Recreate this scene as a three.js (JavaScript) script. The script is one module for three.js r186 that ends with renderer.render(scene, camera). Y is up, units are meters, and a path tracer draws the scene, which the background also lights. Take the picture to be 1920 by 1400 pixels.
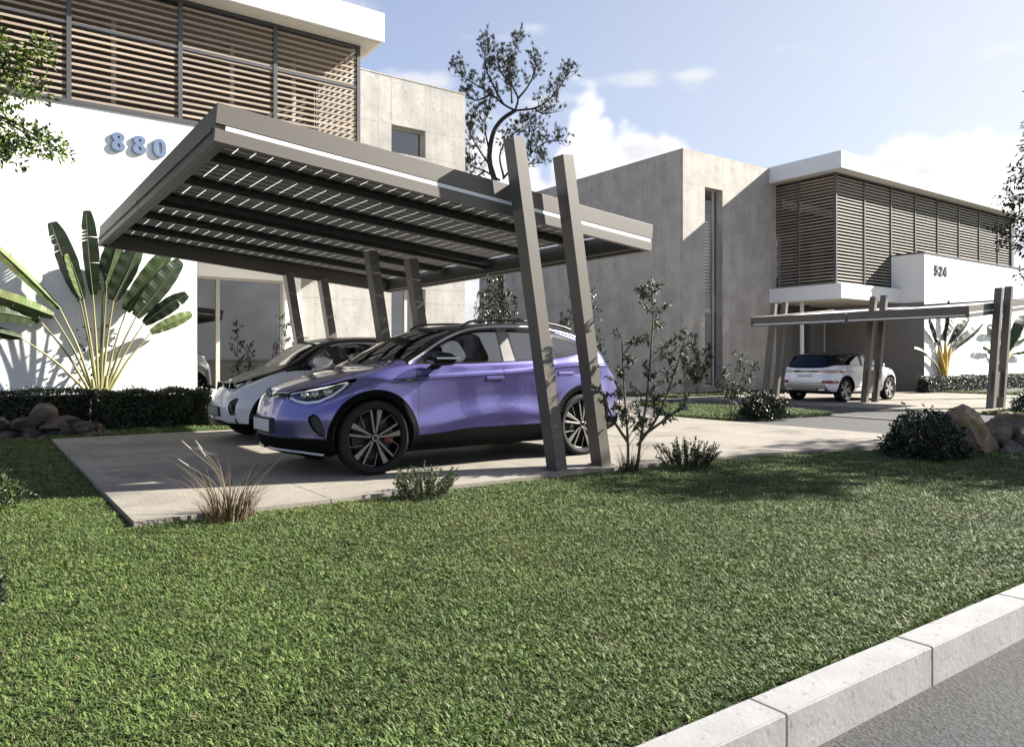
import * as THREE from 'three';
import { mergeGeometries, mergeVertices, toCreasedNormals } from 'three/addons/utils/BufferGeometryUtils.js';
import { RoundedBoxGeometry } from 'three/addons/geometries/RoundedBoxGeometry.js';
import { FontLoader } from 'three/addons/loaders/FontLoader.js';
import { MeshBVH } from 'three-mesh-bvh';
import { TextGeometry } from 'three/addons/geometries/TextGeometry.js';

// ---------------------------------------------------------------- camera, sky, sun, exposure
const scene = new THREE.Scene();
const EYE = 1.25, AIM = Math.atan(1.39);                      // eye height; the streets and houses run along x and z
const camera = new THREE.PerspectiveCamera(2 * Math.atan(700 / 1407) * 180 / Math.PI, 1920 / 1400, 0.1, 900);
camera.position.set(0, EYE, 0);
camera.lookAt(Math.cos(AIM), EYE, -Math.sin(AIM));
camera.setViewOffset(1920, 1400, 0, 25, 1920, 1400);          // a slightly shifted lens keeps the verticals upright
const SUN = new THREE.Vector3(1.5, 1, 0.56).normalize();
const EXPOSURE = 3.8;

function rngOf(seed) {
  let a = seed >>> 0;
  return () => { a = (a + 0x6d2b79f5) | 0; let t = Math.imul(a ^ (a >>> 15), 1 | a); t = (t + Math.imul(t ^ (t >>> 7), 61 | t)) ^ t; return ((t ^ (t >>> 14)) >>> 0) / 4294967296; };
}
function hash3(x, y, z) {
  let h = Math.imul(x, 374761393) + Math.imul(y, 668265263) + Math.imul(z, 2147483647 ^ 0x5bd1e995) | 0;
  h = Math.imul(h ^ (h >>> 13), 1274126177); h ^= h >>> 16;
  return (h >>> 0) / 4294967296;
}
const sm = (t) => t * t * (3 - 2 * t);
function vnoise(x, y, z = 0, px = 0, py = 0) {                // value noise; px, py: period in cells
  const ix = Math.floor(x), iy = Math.floor(y), iz = Math.floor(z), fx = sm(x - ix), fy = sm(y - iy), fz = sm(z - iz);
  const wx = (i) => (px ? ((i % px) + px) % px : i), wy = (i) => (py ? ((i % py) + py) % py : i);
  const c = (a, b, d) => hash3(wx(ix + a), wy(iy + b), iz + d);
  const l = THREE.MathUtils.lerp;
  return l(l(l(c(0, 0, 0), c(1, 0, 0), fx), l(c(0, 1, 0), c(1, 1, 0), fx), fy), l(l(c(0, 0, 1), c(1, 0, 1), fx), l(c(0, 1, 1), c(1, 1, 1), fx), fy), fz);
}
function fbm(x, y, z = 0, oct = 4, p = 0) {
  let s = 0, a = 0.5, n = 0;
  for (let i = 0; i < oct; i++) { s += a * vnoise(x, y, z + i * 17, p, p); n += a; a *= 0.5; x *= 2; y *= 2; z *= 2; p *= 2; }
  return s / n;
}
const clamp = THREE.MathUtils.clamp, lerp = THREE.MathUtils.lerp, smooth = THREE.MathUtils.smoothstep;

{
  const W = 2048, H = 1024, data = new Float32Array(W * H * 4), k = 1 / EXPOSURE;
  const camAz = Math.atan2(-Math.sin(AIM), Math.cos(AIM));
  const bumps = [];                                            // cumulus banks round the horizon: [azimuth, top, half width]
  const rb = rngOf(5);
  for (let i = 0; i < 34; i++) bumps.push([rb() * 6.283, (6 + rb() * 9) * Math.PI / 180, 0.05 + rb() * 0.16]);
  const at = (px) => camAz + Math.atan((px - 960) / 1407);
  bumps.push([at(1110), 0.345, 0.055], [at(1175), 0.325, 0.06], [at(1240), 0.30, 0.06], [at(1060), 0.26, 0.07], [at(930), 0.31, 0.08], [at(1000), 0.22, 0.09], [at(1740), 0.262, 0.10], [at(1850), 0.25, 0.10], [at(1640), 0.22, 0.07], [at(1420), 0.21, 0.13], [at(1560), 0.20, 0.1], [at(800), 0.24, 0.1]);
  for (let j = 0; j < H; j++) {
    const e = ((j + 0.5) / H - 0.5) * Math.PI, y = Math.sin(e), c = Math.cos(e);
    for (let i = 0; i < W; i++) {
      const a = ((i + 0.5) / W - 0.5) * 2 * Math.PI, x = Math.cos(a) * c, z = Math.sin(a) * c, o = (j * W + i) * 4;
      const cosS = x * SUN.x + y * SUN.y + z * SUN.z, up = Math.max(0, y);
      const t = Math.pow(up, 0.72), glow = Math.pow(Math.max(0, cosS * 0.5 + 0.5), 5);
      let r = lerp(0.72, 0.0, t), g = lerp(0.88, 0.07, t), b = lerp(1.14, 0.36, t);
      r += glow * 0.95 * (1 - 0.35 * t); g += glow * 0.85 * (1 - 0.35 * t); b += glow * 0.55 * (1 - 0.35 * t);
      if (y > 0 && e < 0.75) {
        let top = 0.075;
        for (const [ba, bt, bw] of bumps) { let d = Math.abs(a - ba); if (d > Math.PI) d = 2 * Math.PI - d; d /= bw; if (d < 1.6) top = Math.max(top, bt * Math.sqrt(Math.max(0, 1 - d * d / 2.56))); }
        const n = fbm(x * 7 + 40, y * 11, z * 7 + 9, 6), n2 = fbm(x * 30, y * 40, z * 30 + 3, 4);
        const m = smooth(top - e + (n - 0.54) * 0.13 + (n2 - 0.5) * 0.06, -0.004, 0.014);
        const shade = clamp(0.86 + (fbm(x * 16 + 3, y * 30 + 5, z * 16, 5) - 0.45) * 1.2 + (e - top * 0.5) * 1.2, 0.72, 1);
        const lit = (1.02 + 0.3 * glow) * shade;
        r = lerp(r, lit * 1.02, m); g = lerp(g, lit * 1.03, m); b = lerp(b, lit * 1.08, m);
        const w = smooth(fbm(x * 9 + 70, y * 26, z * 9 + 33, 6) + 0.05 * Math.cos((e - 0.4) * 5), 0.66, 0.83) * 0.75 * (1 - m);   // a few thin wisps higher up
        r = lerp(r, 0.95, w); g = lerp(g, 0.97, w); b = lerp(b, 1.0, w);
      }
      if (y < 0) { r = g = b = 0.16; }
      data[o] = r * k; data[o + 1] = g * k; data[o + 2] = b * k; data[o + 3] = 1;
    }
  }
  const t = new THREE.DataTexture(data, W, H, THREE.RGBAFormat, THREE.FloatType);
  t.mapping = THREE.EquirectangularReflectionMapping; t.magFilter = THREE.LinearFilter; t.needsUpdate = true;
  scene.background = t; scene.environment = t;
}
const sun = new THREE.DirectionalLight(new THREE.Color(1, 0.95, 0.87), 5);
sun.position.copy(SUN).multiplyScalar(80).add(new THREE.Vector3(12, 0, -10)); sun.target.position.set(12, 0, -10);
sun.castShadow = true; sun.shadow.mapSize.set(4096, 4096); sun.shadow.radius = 1.2;
Object.assign(sun.shadow.camera, { left: -45, right: 45, top: 30, bottom: -30, near: 1, far: 200 });
scene.add(sun, sun.target);
const renderer = new THREE.WebGLRenderer({ antialias: true });
renderer.toneMapping = THREE.LinearToneMapping; renderer.toneMappingExposure = EXPOSURE;
renderer.shadowMap.enabled = true;

// ---------------------------------------------------------------- helpers
const taken = {};
function numbered(name) { const n = taken[name] = (taken[name] ?? -1) + 1; return n ? name + '_' + String(n).padStart(3, '0') : name; }
const V = (x, y, z) => new THREE.Vector3(x, y, z);
function tag(o, label, category, group, kind) {
  if (label) o.userData.label = label;
  if (category) o.userData.category = category;
  if (group) o.userData.group = group;
  if (kind) o.userData.kind = kind;
  return o;
}
function thing(name, label, category, pos = [0, 0, 0], turn = 0, group, kind) {
  const o = new THREE.Group(); o.name = numbered(name); scene.add(o);
  o.position.set(...pos); o.rotation.y = turn;
  return tag(o, label, category, group, kind);
}
function part(name, geo, mat, parent, label) {
  const m = new THREE.Mesh(Array.isArray(geo) ? merge(geo) : geo, mat);
  m.name = parent === scene ? numbered(name) : name; m.castShadow = m.receiveShadow = true; parent.add(m);
  if (label) m.userData.label = label;
  return m;
}
function structure(name, geo, mat, label, category = name.replace(/_/g, ' ')) { return tag(part(name, geo, mat, scene), label, category, null, 'structure'); }
function flat(g) {                                             // same attributes everywhere so that geometries can be joined
  const h = g.index ? g.toNonIndexed() : g;
  for (const k of Object.keys(h.attributes)) if (!['position', 'normal', 'uv', 'color'].includes(k)) h.deleteAttribute(k);
  if (!h.attributes.normal) h.computeVertexNormals();
  if (!h.attributes.uv) h.setAttribute('uv', new THREE.BufferAttribute(new Float32Array(h.attributes.position.count * 2), 2));
  return h;
}
function merge(list) { return list.length === 1 ? list[0] : mergeGeometries(list.map(flat)); }
function boxUV(g, s = 1) {                                     // uv in metres from the side that a face looks to
  const p = g.attributes.position, n = g.attributes.normal, uv = new Float32Array(p.count * 2);
  for (let i = 0; i < p.count; i++) {
    const ax = Math.abs(n.getX(i)), ay = Math.abs(n.getY(i)), az = Math.abs(n.getZ(i));
    const [u, v] = ay > ax && ay > az ? [p.getX(i), p.getZ(i)] : ax > az ? [p.getZ(i), p.getY(i)] : [p.getX(i), p.getY(i)];
    uv[i * 2] = u * s; uv[i * 2 + 1] = v * s;
  }
  g.setAttribute('uv', new THREE.BufferAttribute(uv, 2));
  return g;
}
function bx(x0, x1, y0, y1, z0, z1, r = 0) {                   // a box from its limits, edges rounded by r
  const w = x1 - x0, h = y1 - y0, d = z1 - z0;
  let g = r ? new RoundedBoxGeometry(w, h, d, 1, r) : new THREE.BoxGeometry(w, h, d);
  if (g.index) g = g.toNonIndexed();
  g.translate((x0 + x1) / 2, (y0 + y1) / 2, (z0 + z1) / 2);
  return boxUV(g);
}
function hexa(b, t) {                                          // a solid from its bottom and top corners, counter-clockwise seen from above
  const P = [...b, ...t], f = [[0, 3, 2, 1], [4, 5, 6, 7], [0, 1, 5, 4], [1, 2, 6, 5], [2, 3, 7, 6], [3, 0, 4, 7]], pos = [];
  for (const q of f) for (const i of [0, 1, 2, 0, 2, 3]) pos.push(...P[q[i]]);
  const g = new THREE.BufferGeometry(); g.setAttribute('position', new THREE.Float32BufferAttribute(pos, 3)); g.computeVertexNormals();
  return boxUV(g);
}
function tube(pts, r, sides = 7, seg = 0, taper = null) {      // tapered tube along points
  const c = new THREE.CatmullRomCurve3(pts.map((p) => (p.isVector3 ? p : V(...p)))), n = seg || Math.max(2, (pts.length - 1) * 4);
  const g = new THREE.TubeGeometry(c, n, 1, sides, false), p = g.attributes.position, q = V();
  for (let i = 0; i <= n; i++) {
    const o = c.getPointAt(i / n), rr = taper === null ? r : lerp(r, taper, i / n);
    for (let j = 0; j <= sides; j++) { const k = i * (sides + 1) + j; q.fromBufferAttribute(p, k).sub(o).multiplyScalar(rr).add(o); p.setXYZ(k, q.x, q.y, q.z); }
  }
  return g;
}
class MB {                                                     // gathers loose triangles
  constructor() { this.p = []; this.n = []; this.u = []; this.c = []; }
  tri(a, b, c, na, nb, nc, col) {
    const n = na ?? V().subVectors(b, a).cross(V().subVectors(c, a)).normalize();
    for (const [q, m] of [[a, n], [b, nb ?? n], [c, nc ?? n]]) { this.p.push(q.x, q.y, q.z); this.n.push(m.x, m.y, m.z); this.u.push(q.x, q.y); if (col) this.c.push(...col); }
  }
  quad(a, b, c, d, col) { this.tri(a, b, c, null, null, null, col); this.tri(a, c, d, null, null, null, col); }
  geo() {
    const g = new THREE.BufferGeometry();
    g.setAttribute('position', new THREE.Float32BufferAttribute(this.p, 3)); g.setAttribute('normal', new THREE.Float32BufferAttribute(this.n, 3)); g.setAttribute('uv', new THREE.Float32BufferAttribute(this.u, 2));
    if (this.c.length) g.setAttribute('color', new THREE.Float32BufferAttribute(this.c, 3));
    return g;
  }
}
function prism(shape, depth, bevel = 0) {
  const g = new THREE.ExtrudeGeometry(shape, { depth, bevelEnabled: bevel > 0, bevelThickness: bevel, bevelSize: bevel, bevelSegments: 2, curveSegments: 10 });
  return g;
}
function poly(pts) { return new THREE.Shape(pts.map(([x, y]) => new THREE.Vector2(x, y))); }

// ---------------------------------------------------------------- materials
function tex(n, f, srgb = true, w = n) {
  const d = new Uint8Array(w * n * 4);
  for (let j = 0; j < n; j++) for (let i = 0; i < w; i++) {
    const c = f(i / w, j / n), o = (j * w + i) * 4;
    for (let k = 0; k < 3; k++) d[o + k] = clamp(Math.round(255 * (srgb ? Math.pow(clamp(c[k], 0, 1), 1 / 2.2) : c[k])), 0, 255);
    d[o + 3] = 255;
  }
  const t = new THREE.DataTexture(d, w, n);
  t.wrapS = t.wrapT = THREE.RepeatWrapping; t.magFilter = THREE.LinearFilter; t.minFilter = THREE.LinearMipmapLinearFilter; t.generateMipmaps = true;
  if (srgb) t.colorSpace = THREE.SRGBColorSpace;
  t.needsUpdate = true;
  return t;
}
const rep = (t, s, s2 = s) => { const c = t.clone(); c.repeat.set(s, s2); c.needsUpdate = true; return c; };
const TONE = 0.83;                                             // one factor on all base colours, set once with the exposure
const std = (r, g, b, rough = 0.7, extra = {}) => { const { metalness = 0, ...x } = extra; const m = new THREE.MeshStandardMaterial({ roughness: rough, metalness, ...x }); m.color.setRGB(r * TONE, g * TONE, b * TONE); return m; };
const phys = (r, g, b, rough, extra = {}) => { const m = new THREE.MeshPhysicalMaterial({ roughness: rough, ...extra }), k = extra.transmission ? 1 : TONE; m.color.setRGB(r * k, g * k, b * k); return m; };

// board-marked concrete: 4 m across
const concT = tex(1024, (u, v) => {
  const f = fbm(u * 8, v * 8, 1, 6, 8), s = fbm(u * 64, v * 6, 4, 3, 0), pit = smooth(fbm(u * 90, v * 60, 8, 3, 0), 0.74, 0.84), vein = (1 - smooth(Math.abs(fbm(u * 9, v * 5, 12, 5, 0) - 0.5), 0.0, 0.012)) * smooth(f, 0.45, 0.6), run = fbm(u * 40, v * 2, 5, 3, 0);
  const c = 0.40 + (f - 0.5) * 0.20 + (run - 0.5) * 0.09 - pit * 0.13 - vein * 0.13;
  return [c * 1.04, c, c * 0.94];
});
const concB = tex(1024, (u, v) => {
  const f = fbm(u * 16, v * 16, 21, 5, 16), pit = smooth(fbm(u * 90, v * 60, 8, 3, 0), 0.72, 0.84), grain = fbm(u * 160, v * 160, 2, 2, 160), board = Math.pow(Math.abs(Math.sin(v * Math.PI * 12)), 24), vein = 1 - smooth(Math.abs(fbm(u * 9, v * 5, 12, 5, 0) - 0.5), 0.0, 0.014);
  const h = 0.6 + (f - 0.5) * 0.5 + (grain - 0.5) * 0.22 - pit * 0.35 - vein * 0.18;
  return [h, h, h];
}, false);
const M = {};
M.concrete = std(1.15, 1.11, 1.05, 0.92, { map: rep(concT, 0.25), bumpMap: rep(concB, 0.25), bumpScale: 0.012 });
M.concreteWarm = std(0.97, 0.97, 0.96, 0.92, { map: rep(concT, 0.25), bumpMap: rep(concB, 0.25), bumpScale: 0.010 });
const plasterB = tex(512, (u, v) => { const h = fbm(u * 40, v * 40, 3, 4, 40); return [h, h, h]; }, false);
const plasterT = tex(512, (u, v) => { const h = 0.93 + (fbm(u * 5, v * 5, 31, 5, 5) - 0.5) * 0.13; return [h, h, h * 0.995]; });
M.plaster = std(1.0, 1.0, 0.99, 0.85, { map: rep(plasterT, 0.2), bumpMap: rep(plasterB, 0.8), bumpScale: 0.003 });
M.plasterShade = std(0.24, 0.225, 0.21, 0.85, { map: rep(plasterT, 0.2) });  // white plaster with the shade under the balcony put into its colour
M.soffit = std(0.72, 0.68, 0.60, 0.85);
// driveway slabs, kerbs, asphalt
const slabT = tex(1024, (u, v) => {
  const f = fbm(u * 6, v * 6, 5, 6, 6), w = fbm(u * 3 + 9, v * 14, 7, 4, 0), g = fbm(u * 200, v * 200, 9, 2, 200), st = smooth(fbm(u * 5, v * 5, 77, 5, 5), 0.55, 0.75);
  const c = 0.215 + (f - 0.5) * 0.10 + (w - 0.5) * 0.0 + (g - 0.5) * 0.07 - st * 0.055 - smooth(fbm(u * 2, v * 26, 91, 4, 0), 0.6, 0.8) * 0.03;
  return [c * 1.14, c * 1.02, c * 0.84];
});
const fineB = tex(512, (u, v) => { const h = 0.6 * fbm(u * 60, v * 60, 3, 3, 60) + 0.4 * fbm(u * 8, v * 8, 2, 3, 8); return [h, h, h]; }, false);
M.slab = std(1, 1, 1, 0.85, { map: rep(slabT, 0.28), bumpMap: rep(fineB, 0.8), bumpScale: 0.004 });
const kerbT = tex(512, (u, v) => { const f = fbm(u * 7, v * 7, 15, 5, 7), p = smooth(fbm(u * 30, v * 30, 5, 3, 30), 0.72, 0.8), c = 0.275 + (f - 0.5) * 0.10 - p * 0.07; return [c * 1.01, c, c * 0.985]; });
M.joint = std(0.06, 0.058, 0.055, 0.95);
M.kerb = std(1, 1, 1, 0.85, { map: rep(kerbT, 0.9), bumpMap: rep(fineB, 0.9), bumpScale: 0.0022 });
const asphT = tex(1024, (u, v) => { const g = fbm(u * 110, v * 110, 2, 2, 110), st = vnoise(u * 150, v * 150, 9, 150, 150), f = fbm(u * 4, v * 4, 3, 4, 4); const c = 0.040 + (g - 0.5) * 0.06 + (st > 0.8 ? 0.028 : 0) + (f - 0.5) * 0.02; return [c, c, c * 1.02]; });
const asphB = tex(1024, (u, v) => { const g = fbm(u * 110, v * 110, 2, 2, 110), st = vnoise(u * 150, v * 150, 9, 150, 150); const h = g * 0.7 + st * 0.3; return [h, h, h]; }, false);
M.asphalt = std(0.78, 0.78, 0.78, 0.9, { map: rep(asphT, 0.7), bumpMap: rep(asphB, 0.7), bumpScale: 0.005 });
M.asphaltFar = std(0.058, 0.056, 0.053, 0.9, { bumpMap: rep(asphB, 0.7), bumpScale: 0.006 });
M.roadPaint = std(0.7, 0.7, 0.68, 0.7);
const soilT = tex(512, (u, v) => { const f = fbm(u * 30, v * 30, 5, 4, 30), c = 0.03 + f * 0.04; return [c * 0.95, c * 1.15, c * 0.5]; });
M.soil = std(1, 1, 1, 1, { map: rep(soilT, 1.3) });
// metal of the carports and frames
M.bronze = std(0.125, 0.112, 0.098, 0.5, { metalness: 0.1 });
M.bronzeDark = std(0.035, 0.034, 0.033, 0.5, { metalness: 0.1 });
M.frameGrey = std(0.10, 0.10, 0.105, 0.45, { metalness: 0.3 });
M.whiteStrip = std(0.85, 0.86, 0.88, 0.5);
M.pvCell = phys(0.21, 0.205, 0.20, 1, { transmission: 0.2, thickness: 0, specularIntensity: 0.2 });
M.pvGlass = phys(0.80, 0.84, 0.86, 0.8, { transmission: 1, thickness: 0 });
M.pvRibbon = std(0.5, 0.5, 0.5, 0.4, { metalness: 0.5 });
const woodT = tex(512, (u, v) => { const g = fbm(u * 3, v * 60, 4, 4, 0), c = 0.42 + (g - 0.5) * 0.22; return [c * 1.05, c * 0.86, c * 0.67]; });
M.slatWood = [0.92, 1.05, 0.80].map((k) => std(k, k, k, 0.7, { map: rep(woodT, 0.5, 3) }));
M.slatGrey = std(0.46, 0.43, 0.38, 0.65);
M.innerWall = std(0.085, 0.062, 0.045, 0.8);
M.ceilingDark = std(0.13, 0.105, 0.08, 0.8);  // brown for the added panels that darken the loggias
M.darkInside = std(0.02, 0.02, 0.02, 0.9);
M.windowFrame = std(0.46, 0.43, 0.39, 0.55);
M.glassWin = phys(0.34, 0.36, 0.38, 0.015, { transmission: 1, thickness: 0, ior: 2.3 });
M.glassClear = phys(0.86, 0.88, 0.88, 0.01, { transmission: 1, thickness: 0, ior: 1.8 });
M.curtain = phys(0.75, 0.75, 0.74, 0.95, { transmission: 0.35, thickness: 0 });
M.numberBlue = phys(0.15, 0.20, 0.32, 0.45, { metalness: 0.1 });
M.numberDark = std(0.03, 0.03, 0.035, 0.5);

// ---------------------------------------------------------------- ground, roads, kerb, driveways
const LAWN = -0.055, FAR = -0.19;
const lawnY = (z) => lerp(LAWN, -0.112, smooth(z, -6.2, -1.9));   // the front lawn falls gently to the kerb
{
  const g = new THREE.PlaneGeometry(1200, 1200); g.rotateX(-Math.PI / 2); g.translate(0, -0.34, 0);
  structure('ground', boxUV(flat(g)), M.soil, 'dark bare ground reaching out under everything to the horizon');
}
structure('street', bx(-60, 80, -0.5, -0.285, -1.71, 14), M.asphalt, 'rough grey asphalt street in the bottom right corner beside the kerb');
{
  const kerb = thing('kerb', 'pale concrete kerb of long blocks between lawn and street', 'kerb', [0, 0, 0], 0, null, 'structure');
  for (let k = -4; k < 26; k++) {
    const x0 = 0.226 + (k - 1) * 1.15 + 0.002, x1 = x0 + 1.146, R = rngOf(k + 50), j = (R() - 0.5) * 0.004;
    part('kerb_stone', bx(x0, x1, -0.34, -0.1 + j, -1.885, -1.712 + j, 0.008), M.kerb, kerb);
    part('joint', bx(x1 - 0.002, x1 + 0.006, -0.34, -0.102, -1.882, -1.715), M.joint, kerb);
  }
}
structure('side_road', bx(12.62, 21.72, -0.36, -0.2, -70, -1.9), M.asphaltFar, 'smooth grey side road between the driveway and the far carport');
{
  const line = tag(thing('road_line', 'thin pale kerb line along the far edge of the side road', 'road line'), null, null, null, 'structure');
  part('line', bx(17.95, 18.09, -0.3, -0.17, -12.7, -3.2, 0.01), M.kerb, line);
  part('line', bx(18.0, 18.12, -0.3, -0.17, -60, -17.4, 0.01), M.kerb, line);
}
{
  const d = thing('driveway', 'pale concrete driveway slab under the large carport', 'driveway', [0, 0, 0], 0, null, 'structure');
  const xs = [1.01, 2.62, 5.32, 8.0, 10.35, 12.6], zs = [-13.95, -10.4, -6.43];
  const fr = [-6.43, -6.43, -6.43, -6.3, -5.86, -5.7];
  for (let i = 0; i < 5; i++) for (let j = 0; j < 2; j++) {
    const g = 0.005, x0 = xs[i] + g, x1 = xs[i + 1] - g, za = zs[j] + g, a = j ? fr[i] : zs[j + 1] - g, b = j ? fr[i + 1] : zs[j + 1] - g;
    part('slab', hexa([[x0, -0.34, a], [x1, -0.34, b], [x1, -0.34, za], [x0, -0.34, za]], [[x0, 0, a], [x1, 0, b], [x1, 0, za], [x0, 0, za]]), M.slab, d);
  }
}
structure('patio', bx(3.9, 15, -0.3, 0.10, -20.5, -14.9), M.slab, 'pale raised patio floor in front of the left house windows');
structure('far_driveway', bx(21.8, 34.4, -0.36, -0.17, -19.5, -8.9), M.slab, 'pale concrete driveway under the far carport');
{                                                              // lawns: soil sheets with gently uneven tops; blades are added further below
  const lawn = (name, pts, y, label) => {
    const g = new THREE.ExtrudeGeometry(poly(pts.map(([x, z]) => [x, -z])), { depth: 0.3, bevelEnabled: false });
    g.rotateX(-Math.PI / 2); g.translate(0, y - 0.3, 0);
    if (name === 'front_lawn') { const h = bx(-30, 12.6, -0.5, 0, -6.5, -1.885), P = h.attributes.position; for (let i = 0; i < P.count; i++) if (P.getY(i) > -0.2) P.setY(i, P.getZ(i) < -4 ? LAWN - 0.004 : -0.116); return structure(name, merge([flat(g), h]), M.soil, label, 'lawn soil'); }
    return structure(name, boxUV(flat(g)), M.soil, label, 'lawn soil');
  };
  lawn('front_lawn', [[-30, -6.51], [-30, -40], [0.99, -40], [0.99, -6.51]], LAWN - 0.004, 'soil under the wide front lawn between kerb and driveway');
  lawn('rear_strip', [[1.0, -13.97], [1.0, -17], [3.9, -17], [3.9, -14.9], [12.6, -14.9], [12.6, -13.97]], -0.02, 'soil under the narrow grass strip before the left hedge');
  lawn('side_verge', [[3.9, -20.5], [3.9, -60], [12.6, -60], [12.6, -20.5]], -0.1, 'soil of the ground behind the left house');
  lawn('traffic_island', [[14.0, -13.0], [14.3, -11.4], [18.1, -10.9], [18.9, -12.7], [17.5, -17.3], [16.8, -15.8]], -0.14, 'soil of the small grass island in the side road');
  lawn('far_verge', [[21.8, -19.5], [21.8, -24], [48, -24], [48, -19.5]], -0.16, 'soil of the verge along the concrete house');
  lawn('far_lawn', [[21.8, -8.9], [40, -8.9], [40, -1.9], [21.8, -1.9]], -0.17, 'soil of the lawn right of the far carport');
  lawn('hedge_bed', [[34.4, -17.5], [60, -17.5], [60, -8.9], [34.4, -8.9]], -0.15, 'soil of the bed below the far hedge');
}

// ---------------------------------------------------------------- the two houses (one design, mirrored)
function slatBay(parent, x0, x1, y0, y1, z, mats, pitch = 0.142, alongZ = false, seed = 1) {
  const n = Math.floor((y1 - y0 - 0.06) / pitch), R = rngOf(seed);
  const g = alongZ ? bx(-0.02, 0.02, -0.024, 0.024, x0, x1) : bx(x0, x1, -0.024, 0.024, -0.02, 0.02);
  for (let i = 0; i < n; i++) {
    const m = part('slat', g, mats[Math.floor(R() * mats.length)], parent);
    m.position.set(alongZ ? z : 0, y0 + 0.09 + i * pitch + (R() - 0.5) * 0.006, alongZ ? 0 : z);
  }
}
function concretePanels(parent, u0, u1, y0, y1, at, mat, alongZ, cut, pw = 2.55, ph = 3.35) {  // formwork panels, joints recessed, left out where cut(u0,u1,v0,v1) says so
  const us = [u0], vs = [y0];
  for (let u = u0 + pw; u < u1 - 0.6; u += pw) us.push(u); us.push(u1);
  for (let v = y0 + ph; v < y1 - 0.6; v += ph) vs.push(v); vs.push(y1);
  for (const c of cut) { for (const u of [c[0], c[1]]) if (u > u0 && u < u1) us.push(u); for (const v of [c[2], c[3]]) if (v > y0 && v < y1) vs.push(v); }
  us.sort((a, b) => a - b); vs.sort((a, b) => a - b);
  const inCut = (a, b) => cut.some((c) => a > c[0] && a < c[1] && b > c[2] && b < c[3]);
  let k = 0;
  for (let i = 0; i < us.length - 1; i++) for (let j = 0; j < vs.length - 1; j++) {
    if (us[i + 1] - us[i] < 0.02 || vs[j + 1] - vs[j] < 0.02 || inCut((us[i] + us[i + 1]) / 2, (vs[j] + vs[j + 1]) / 2)) continue;
    const e = 0.0025, t = 0.03 + ((k++ * 7) % 5) * 0.0006, a = us[i] + (i ? e : 0), b = us[i + 1] - (i < us.length - 2 ? e : 0), c = vs[j] + (j ? e : 0), d = vs[j + 1] - (j < vs.length - 2 ? e : 0);
    part('concrete_panel', alongZ ? bx(at - t, at, c, d, a, b) : bx(a, b, c, d, at, at + t), mat, parent);
  }
}
function windowUnit(parent, x0, x1, y0, y1, z, mullions = [], glass = M.glassWin, f = 0.06) {   // frame and panes set in an opening
  const w = part('window', [bx(x0, x0 + f, y0, y1, z - 0.05, z + 0.05), bx(x1 - f, x1, y0, y1, z - 0.05, z + 0.05), bx(x0 + f, x1 - f, y1 - f, y1, z - 0.05, z + 0.05), bx(x0 + f, x1 - f, y0, y0 + f, z - 0.05, z + 0.05)], M.windowFrame, parent);
  const xs = [x0 + f, ...mullions, x1 - f];
  for (const m of mullions) part('mullion', bx(m - 0.05, m + 0.05, y0 + f, y1 - f, z - 0.047, z + 0.047), M.windowFrame, w);
  for (let i = 0; i < xs.length - 1; i++) {
    const a = xs[i] + (i ? 0.05 : 0), b = xs[i + 1] - (i < xs.length - 2 ? 0.05 : 0);
    const p = part('pane', new THREE.PlaneGeometry(b - a, y1 - y0 - 2 * f), glass, w); p.position.set((a + b) / 2, (y0 + y1) / 2, z);
  }
  return w;
}
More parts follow.
